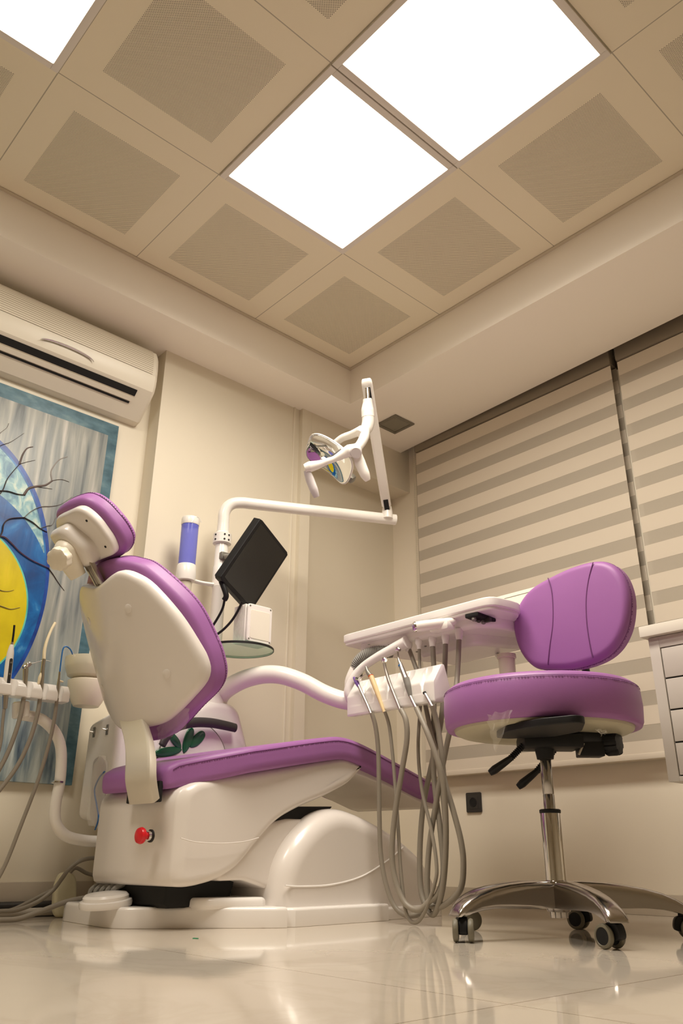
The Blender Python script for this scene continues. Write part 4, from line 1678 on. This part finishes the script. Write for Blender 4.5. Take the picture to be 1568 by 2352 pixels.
for q in AH_SLOTS:
    cb = BM()
    lathe(cb, [(.0075, zh - .06), (.0075, zh - .004), (.017, zh + .026), (.018, zh + .06)], (XH + .0215, q, 0), (0, 0, 1), 32)
    carve(ahold, cb)
for q in slots:
    cb = BM()
    lathe(cb, [(.0050, zb0 - zt0 - .03), (.0050, -.016), (.0085, -.010), (.0255, .034), (.0270, .085)], (q, YH - .010, zt0), (0, .22, 1), 40)
    carve(hold, cb)
bm = BM()
tube(bm, [at(u, v, y=y_) for u, v, y_ in ((840, 1612, -.37), (812, 1612, -.39), (800, 1592, -.405), (808, 1563, -.40), (830, 1535, -.385), (862, 1512, -.37), (900, 1492, -.355), (935, 1474, -.345))], .024, 18, 7, ry=.8, radii=[.020, .021, .0205, .019, .018, .019, .023, .028])
obj('holder_bracket', bm, white_m, table)
bm = BM()
tube(bm, [at(u, v, d=d_) for u, v, d_ in ((800, 1600, 2.87), (803, 1565, 2.87), (815, 1535, 2.88))], .02, 16, 6, radii=[.012, .018, .018])
obj('arm_joint', bm, whitem_m, table)
bm = BM()
path = catmull([at(u, v, d=d_) for u, v, d_ in ((818, 1552, 2.88), (821, 1526, 2.88), (838, 1507, 2.87), (864, 1499, 2.86), (900, 1496, 2.84))], 14)
tube(bm, path, .022, 18, 1, smooth=False, radii=[(.0235 if i % 2 else .0195) for i in range(len(path))])
obj('corrugated_hose', bm, corr_m, table, 80)
bm = BM()
tube(bm, [at(u, v, d=d_) for u, v, d_ in ((497, 1650, 3.02), (505, 1600, 3.03), (540, 1570, 3.0), (590, 1552, 2.97), (640, 1550, 2.94), (692, 1566, 2.91), (742, 1592, 2.88), (786, 1608, 2.85), (822, 1612, 2.83), (850, 1606, 2.81))], .031, 20, 7, radii=[.034, .034, .034, .033, .0325, .032, .0315, .031, .029, .024])
obj('swing_arm', bm, whitem_m, table)

# ------------------------------------------------------------------ handpieces with their hoses
YB = YH - .018
TOPS = [(938, 1490), (962, 1484), (993, 1478), (1023, 1472), (1054, 1462)]


def handpiece(name, label, parts, hose, k, r):
    u, v = hose[0]
    t = thing(name, label, 'dental handpiece', at(u, v - 30, y=YB), 'handpieces in the table holder')
    n_ = len(hose)
    for nm, px, rr, mt in parts:
        bm = BM()
        tube(bm, [at(u, v, y=YB + (YTOP.get(nm, 0))) for u, v in px], rr[0], 14, 6, radii=rr)
        obj(nm, bm, mt, t)
    pts = []
    for i, (u, v) in enumerate(hose):
        w = i / (n_ - 1)
        yy = YB + (.10 * w + .02 * math.sin(k * 1.7 + 4 * w)) * (1 if i else 0)
        if i == n_ - 1:
            p = at(u, v, z=ZT - .085)
        elif i == n_ - 2:
            p = at(u, v, y=at(*hose[-1], z=ZT - .085).y - .005)
        else:
            p = at(u, v, y=yy)
        p.z = max(p.z, r + .001)
        pts.append(p)
    bm = BM()
    tube(bm, pts, r, 12, 8)
    obj('hose', bm, hose_m, t)
    bm = BM()
    e = pts[-1]
    lathe(bm, [(.0135, .022), (.0135, .006), (r + .003, -.002), (r + .0018, -.014)], e, (0, 0, 1), 16)
    obj('hose_socket', bm, white_m, t)
    return t


YTOP = {}
handpiece('air_water_syringe', 'chrome air and water syringe with violet back, leftmost in the table tool holder',
          [('body', [(818, 1563), (830, 1590), (842, 1616), (852, 1640)], [.0055, .0050, .0045, .0048], steel_m),
           ('back', [(812, 1556), (819, 1567), (825, 1580)], [.0035, .0085, .004], MATS['violet_plastic']),
           ('head', [(819, 1560), (826, 1561)], [.0085, .008], chrome_m),
           ('button', [(826, 1562), (834, 1582), (838, 1588)], [.006, .0055, .003], clear_m),
           ('nozzle', [(827, 1558), (836, 1551), (842, 1547)], [.0013, .0012, .001], steel_m)],
          [(853, 1637), (862, 1668), (868, 1720), (870, 1800), (871, 1880), (874, 1960), (886, 2030), (906, 2082), (935, 2103), (968, 2096), (1000, 2070), (1018, 2010), (1022, 1900), (1010, 1780), (985, 1660), (963, 1560), (938, 1488)], 0, .0075)
handpiece('ultrasonic_scaler', 'cream scaler handpiece with grey nose and orange ring in the table holder',
          [('nose', [(840, 1531), (844, 1543), (851, 1553)], [.0035, .007, .0092], slot_m),
           ('ring', [(851, 1552), (852, 1555)], [.0095, .0095], ring_m),
           ('body', [(852, 1554), (862, 1580), (872, 1608), (882, 1636)], [.0092, .0085, .0062, .0045], orange_m)],
          [(883, 1633), (893, 1665), (900, 1720), (906, 1790), (914, 1900), (920, 2000), (932, 2095), (952, 2119), (973, 2098), (998, 2030), (1002, 1984), (990, 1905), (968, 1810), (960, 1715), (966, 1600), (964, 1540), (962, 1482)], 1, .0055)
handpiece('turbine_handpiece', 'slim curved steel turbine handpiece, third from the left in the table holder',
          [('body', [(882, 1524), (885, 1538), (893, 1565), (904, 1594), (920, 1634)], [.0052, .0052, .0062, .0055, .0052], steel_m),
           ('head', [(878, 1521), (881, 1514), (886, 1517)], [.0055, .0085, .006], chrome_m)],
          [(921, 1630), (932, 1655), (934, 1700), (922, 1775), (908, 1860), (900, 1950), (906, 2015), (928, 2072), (960, 2090), (986, 2070), (1006, 2052), (1018, 2000), (1010, 1900), (996, 1780), (996, 1650), (997, 1560), (993, 1476)], 2, .0085)
handpiece('contra_angle_handpiece', 'steel angled handpiece with blue ring and grey sleeve in the table holder',
          [('neck', [(913, 1497), (914, 1510), (918, 1524)], [.0035, .0035, .0055], steel_m),
           ('head', [(908, 1492), (913, 1490), (918, 1493)], [.005, .0072, .005], chrome_m),
           ('ring', [(919, 1527), (920, 1531)], [.0074, .0074], MATS['blue_tube']),
           ('body', [(918, 1522), (924, 1540), (932, 1560)], [.0055, .0085, .0098], steel_m),
           ('sleeve', [(932, 1558), (937, 1576), (942, 1600)], [.0105, .0105, .005], corr_m),
           ('coupling', [(941, 1597), (948, 1612), (957, 1630)], [.0052, .0055, .0055], steel_m)],
          [(956, 1626), (980, 1680), (1004, 1745), (1016, 1790), (1022, 1850), (1024, 1930), (1020, 2010), (1012, 2060), (996, 2100), (980, 2085), (966, 2040), (964, 1950), (972, 1850), (990, 1760), (1012, 1660), (1020, 1560), (1023, 1470)], 3, .0085)
handpiece('handpiece_coupling', 'bare steel hose coupling without a tool, rightmost in the table holder',
          [('coupling', [(975, 1592), (983, 1606), (993, 1624)], [.005, .0055, .0062], steel_m),
           ('gasket', [(974, 1590), (976, 1594)], [.0055, .0055], dark_m)],
          [(992, 1620), (1004, 1665), (1014, 1730), (1020, 1790), (1040, 1860), (1058, 1930), (1064, 1985), (1058, 2040), (1030, 2072), (1000, 2084), (982, 2060), (984, 1960), (1000, 1850), (1020, 1740), (1040, 1640), (1050, 1550), (1054, 1460)], 4, .0085)

# ================================================================== stool
SC = V((1.215, -.41, 0))
stool = thing('stool', 'purple wheeled stool with rounded backrest and polished five-arm base, at the right', 'stool', SC)
up = lambda z: SC + ZV * z
bm = BM()
lathe(bm, [(.0, .4935), (.16, .493), (.165, .490), (.225, .489), (.236, .494), (.240, .504), (.240, .52), (0, .52)], SC, (0, 0, 1), 72)
pan = obj('seat_pan', bm, seatpan_m, stool, 40)
bm = BM()
lathe(bm, [(0, .515), (.22, .51), (.246, .4985), (.257, .5005), (.262, .511), (.265, .55), (.263, .588), (.257, .603), (.245, .612), (.2, .619), (.1, .623), (0, .624)], SC, (0, 0, 1), 96)
sc_ = obj('seat', bm, purple_m, stool, 70)
bm = BM()
ring_ = [SC + V((.2608 * math.cos(2 * PI * i / 180), .2608 * math.sin(2 * PI * i / 180), .5985)) for i in range(181)]
tube(bm, ring_, .0008, 5, 1, smooth=False)
stitches(bm, [p - ZV * .004 + (p - SC - ZV * .5985) * .006 for p in ring_], .0011)
obj('seam', bm, seam_m, sc_)
# mechanism
mdir = V((RT.x, RT.y, 0)).normalized()        # along the bracket, the way it lies in the room
mback = ZV.cross(mdir)
bm = BM()
pa, pb = at(1327, 1646, z=.486), at(1152, 1684, z=.486)
pd = (pa - pb).normalized()
fnp = lambda a, b, n: (pa + pb) / 2 + pd * a + ZV.cross(pd) * b + ZV * n
Lp = (pa - pb).length / 2
pad(bm, resample(polyround([(-Lp, -.02), (-Lp * .3, -.06), (Lp * .5, -.05), (Lp, -.012), (Lp, .02), (Lp * .3, .10), (-Lp * .4, .10), (-Lp, .02)], .012), 60), fnp, -.014, .004, .003, flat=True)
box(bm, up(.468) + mdir * .015, (.16, .11, .036), .010, axes_rot(mdir, mback, ZV))
lathe(bm, [(.022, .425), (.026, .45)], SC, (0, 0, 1), 24)
mech = obj('mechanism', bm, black_m, stool)
bm = BM()
d_ = FW.dot(up(.46) - CAM)
a, b = at(1285, 1690, d=d_), at(1385, 1698, d=d_ + .01)
tube(bm, [a, a.lerp(b, .5) + ZV * .004, b], .026, 12, 6, radii=[.03, .026, .022])
box(bm, at(1354, 1722, d=d_), (.066, .05, .038), .003, axes_rot(mdir, mback, ZV))
obj('tilt_bracket', bm, black_m, mech)
bm = BM()
box(bm, at(1334, 1720, d=d_ - .03), (.006, .006, .034), .001, Matrix.Rotation(.5, 3, V((FW.x, FW.y, 0)).normalized()) @ axes_rot(mdir, mback, ZV))
obj('spring', bm, steel_m, mech)
bm = BM()
kc = at(1405, 1706, d=d_)
kx, ky, kz = frame_from(mdir * .8 - V((FW.x, FW.y, 0)).normalized() * .6)
rings = []
for rs, h in ((.45, -.03), (.9, -.018), (1, -.012), (1, .012), (.9, .020), (.4, .022)):
    rings.append([kc + kz * h + (kx * math.cos(2 * PI * i / 64) + ky * math.sin(2 * PI * i / 64)) * (.033 + .002 * (1 if (i // 4) % 2 else -1)) * rs for i in range(64)])
loft(bm, rings)
rod(bm, kc - kz * .06, kc, .010, 14)
obj('tension_knob', bm, black_m, stool)
for dd, p0, p1, p2 in ((-.02, (1215, 1698), (1172, 1742), (1124, 1776)), (.03, (1276, 1718), (1232, 1772), (1189, 1808))):
    lv = [at(*p, d=d_ + dd) for p in (p0, p1, p2)]
    bm = BM()
    n_ = 26
    path = [lv[0].lerp(lv[1], i / n_) for i in range(n_ + 1)]
    tube(bm, path, .009, 12, 1, smooth=False, radii=[(.0098 if i % 2 else .0072) for i in range(n_ + 1)])
    lev = obj('lever', bm, black_m, stool, 80)
    bm = BM()
    tube(bm, [lv[1].lerp(lv[2], -.08), lv[1].lerp(lv[2], .25), lv[1].lerp(lv[2], .75), lv[2]], .014, 12, 5, ry=.65, radii=[.011, .0145, .0175, .012])
    obj('paddle', bm, black_m, lev)
# column
bm = BM()
lathe(bm, [(.0148, .29), (.0148, .334), (.0141, .335), (.0141, .337), (.0148, .338), (.0148, .425), (.0141, .426), (.0141, .429), (.0148, .43), (.0148, .45)], SC, (0, 0, 1), 32)
obj('gas_column', bm, mat('column_steel', (.42, .40, .38, 1), .16, metal=1), stool)
bm = BM()
lathe(bm, [(.0262, .11), (.0262, .292), (.025, .295)], SC, (0, 0, 1), 40)
tubeo = obj('column_sleeve', bm, chrome_m, stool)
bm = BM()
lathe(bm, [(.0268, .289), (.0275, .291), (.0275, .297), (.024, .299), (.016, .299)], SC, (0, 0, 1), 40)
obj('sleeve_ring', bm, black_m, tubeo)
# base
bm = BM()
lathe(bm, [(0, .044), (.022, .044), (.0225, .05), (.0225, .058), (.028, .058), (.030, .064), (.032, .122), (.030, .128), (.026, .130)], SC, (0, 0, 1), 40)
obj('base_hub', bm, alu_m, stool)
A0 = -105
for k in range(5):
    an = math.radians(A0 + 72 * k)
    dr_ = V((math.cos(an), math.sin(an), 0))
    lt = ZV.cross(dr_)
    prf = [(.015, .128, .066, .021), (.06, .129, .066, .021), (.11, .127, .067, .0215), (.16, .122, .068, .022), (.21, .114, .069, .0225), (.25, .104, .066, .0235), (.28, .092, .060, .0245), (.300, .080, .054, .025), (.312, .068, .0535, .0245), (.318, .057, .053, .0225)]
    rings = []
    for r_, z1, z0, w in prf:
        h = z1 - z0
        sec = resample(polyround([(-w, 0), (w, 0), (w * .92, h), (-w * .92, h)], [.001, .001, min(.016, h * .9), min(.016, h * .9)], 6), 36)
        rings.append([SC + dr_ * r_ + lt * a + ZV * (z0 + b) for a, b in sec])
    bm = BM()
    loft(bm, rings)
    obj('leg', bm, alu_m, stool, 50)
    # caster
    pv = SC + dr_ * .292
    ca = math.radians((-52, 168, 40, 190, 60)[k])
    tr = V((math.cos(ca), math.sin(ca), 0))     # trail direction
    ax = ZV.cross(tr)
    wc = pv + tr * .016 + ZV * .0255
    bm = BM()
    rod(bm, pv + ZV * .030, pv + ZV * .058, .0085, 14)
    sec = [(-.020, .022), (-.021, .040), (-.012, .052), (.010, .053), (.022, .046), (.028, .030), (.026, .018), (.010, .016)]
    pad(bm, resample(outline(sec, 4), 40), lambda s, q, n: pv + tr * s + ax * n + ZV * q, -.0105, .0105, .003, flat=True)
    cas = obj('caster', bm, black_m, stool)
    for sgn in (-1, 1):
        bm = BM()
        wcc = wc + ax * (sgn * .0175)
        lathe(bm, [(.006, -.007), (.018, -.007), (.0235, -.0055), (.0255, -.001), (.0255, .001), (.0235, .0055), (.0185, .007), (.017, .005), (.006, .005)], wcc, ax, 32)
        w_ = obj('wheel', bm, tyre_m, cas)
        bm = BM()
        lathe(bm, [(0, -.0075), (.0175, -.0072), (.0175, .0058), (0, .0062)], wcc, ax * sgn, 28)
        obj('wheel_hub', bm, black_m, cas)
# backrest
YBK = -.205
egg = [(1176, 1440), (1186, 1392), (1214, 1352), (1258, 1324), (1310, 1300), (1362, 1287), (1398, 1293), (1424, 1318), (1439, 1358), (1441, 1400), (1432, 1446), (1408, 1488), (1370, 1516), (1315, 1533), (1262, 1536), (1220, 1530), (1190, 1494)]
o2 = [(at(u, v, y=YBK).x, at(u, v, y=YBK).z) for u, v in egg]
o2 = resample(outline(o2, 6), 110)
ecx = sum(p[0] for p in o2) / len(o2)
ecz = sum(p[1] for p in o2) / len(o2)
bfn2 = lambda s, q, n: V((s, YBK - n - .10 * (s - ecx) ** 2, q))
bm = BM()
pad(bm, o2, bfn2, -.062, 0, .022, back_r=.012, steps=7, inner=(.93, .82, .68, .5, .3, .15), crown=.006)
bk = obj('backrest', bm, purple_m, stool, 70)


def on_back(u, v):
    p = at(u, v, y=YBK)
    dx, dz = p.x - ecx, p.z - ecz
    k = min(1, math.sqrt((dx / .20) ** 2 + (dz / .17) ** 2))
    return bfn2(p.x, p.z, .006 * (1 - k * k) + .0002)


for px in ([(1259, 1328), (1268, 1358), (1272, 1400), (1271, 1440), (1264, 1485), (1258, 1528)], [(1362, 1292), (1353, 1330), (1348, 1375), (1349, 1425), (1354, 1470), (1361, 1512)]):
    bm = BM()
    tube(bm, [on_back(u, v) for u, v in px], .0016, 6, 6)
    obj('seam', bm, seam_m, bk)
bm = BM()
sp_ = [bfn2(a, b, -.024) for a, b in inset(o2, -.0004)]
tube(bm, sp_ + [sp_[0]], .0008, 5, 1, smooth=False)
stitches(bm, [bfn2(a, b, -.029) for a, b in inset(o2, -.0006)], .001)
obj('seam', bm, seam_m, bk)
bm = BM()
tube(bm, [V((ecx, YBK + .055, ecz - .02)), V((ecx - .005, YBK + .085, .66)), V((SC.x + .03, YBK + .085, .55)), V((SC.x + .02, YBK + .02, .487)), V((SC.x, SC.y + .05, .478))], .018, 10, 6, ry=.5)
obj('backrest_stem', bm, black_m, stool)
# scraps of packing film below the seat
rr = random.Random(5)
for tri in ([(1116, 1642), (1178, 1630), (1138, 1730)], [(1385, 1618), (1440, 1640), (1425, 1662)], [(1365, 1672), (1400, 1680), (1380, 1690)]):
    bm = BM()
    n_ = 9
    dd = 1.97 if tri[0][0] < 1200 else 2.1
    A3, B3, C3 = [at(u, v, d=dd) for u, v in tri]
    g = {}
    for i in range(n_ + 1):
        for j in range(n_ + 1 - i):
            a, b = i / n_, j / n_
            g[i, j] = bm.verts.new(A3 * (1 - a - b) + B3 * a + C3 * b + V([rr.uniform(-.004, .004) for _ in range(3)]))
    for i in range(n_):
        for j in range(n_ - i):
            face(bm, (g[i, j], g[i + 1, j], g[i, j + 1]))
            if i + j < n_ - 1:
                face(bm, (g[i + 1, j], g[i + 1, j + 1], g[i, j + 1]))
    obj('clear_film', bm, film_m, stool, 10)

# ================================================================== things on the floor at the left
def cable(label, px, plane, r, mt=None, name='cable'):
    pts = []
    for q in px:
        p = at(q[0], q[1], **plane)
        p.z = max(p.z, r + .0005)
        pts.append(p)
    bm = BM()
    tube(bm, pts, r, 10, 8)
    return tag(obj(name, bm, mt or hose_m), label, 'cable', 'cables on the floor at the left')


cable('grey cable arching over the pale plastic cover behind the chair base', [(-40, 2092), (0, 2093), (40, 2090), (85, 2072), (120, 2046), (142, 2018), (160, 1994), (185, 1977), (212, 1971), (238, 1973), (262, 1985)], dict(x=-.12), .0065)
cable('grey cable lying behind the arching one and ending at the pale plastic cover', [(-40, 2096), (0, 2094), (30, 2089), (70, 2070), (100, 2054), (128, 2040), (150, 2020), (172, 1994), (200, 2006), (236, 2016), (262, 2022)], dict(x=-.20), .006)
cable('thick grey cable in front, rising onto the white chair base beside the round cap', [(-40, 2114), (0, 2113), (40, 2111), (75, 2100), (120, 2083), (150, 2072), (185, 2064), (222, 2060)], dict(x=-.03), .0075)
bm = BM()
pz = V((-.255, 0, .014))
rod(bm, (-.255, -2.2, .014), (-.255, -.98, .014), .012, 14)
tag(obj('floor_pipe', bm, pipe_m), 'straight grey pipe lying on the floor along the left wall', 'pipe')
bm = BM()
n_ = 420
tube(bm, [V((-.279, -2.2 + 1.22 * i / n_, .030)) for i in range(n_ + 1)], .012, 12, 1, smooth=False, radii=[(.0148 if i % 2 else .0132) for i in range(n_ + 1)])
tag(obj('ribbed_conduit', bm, socket_m, None, 80), 'black ribbed conduit running behind the straight pipe at the foot of the left wall', 'conduit')
px = [(152, 1996), (176, 1992), (188, 2008), (184, 2050), (176, 2096), (132, 2098), (128, 2078), (136, 2028)]
XC = -.16
o2 = resample(polyround([(at(u, v, x=XC).y, at(u, v, x=XC).z) for u, v in px], .014), 70)
mz = min(p[1] for p in o2)
bm = BM()
pad(bm, o2, lambda s, q, n: V((XC + n - .25 * max(0, q - mz), s, q - mz + .001)), -.03, 0, .010, flat=True)
cv = obj('plastic_cover', bm, pale_m)
tag(cv, 'pale yellow rounded plastic cover standing upright at the left end of the chair base', 'cover')
bm = BM()
p = at(449, 2155, z=.001)
box(bm, p, (.014, .005, .0015), .0005, Matrix.Rotation(.5, 3, 'Z'))
tag(obj('green_scrap', bm, mat('green_paper', (.0, .25, .10, 1), .5)), 'tiny green scrap lying on the floor in front of the chair base', 'scrap')
# LIGHTING_MARK
wd = bpy.data.worlds.new('world')
S.world = wd
wd.use_nodes = True
wd.node_tree.nodes['Background'].inputs[0].default_value = (.02, .02, .02, 1)
S.view_settings.view_transform = 'Standard'
S.view_settings.look = 'None'
S.view_settings.gamma = 1
S.view_settings.exposure = 0.0
S.cycles.max_bounces = 9
S.cycles.diffuse_bounces = 6
S.cycles.glossy_bounces = 4
S.cycles.transmission_bounces = 4
S.cycles.transparent_max_bounces = 8
S.cycles.caustics_reflective = False
S.cycles.caustics_refractive = False
S.cycles.use_adaptive_sampling = True
S.cycles.adaptive_threshold = .05
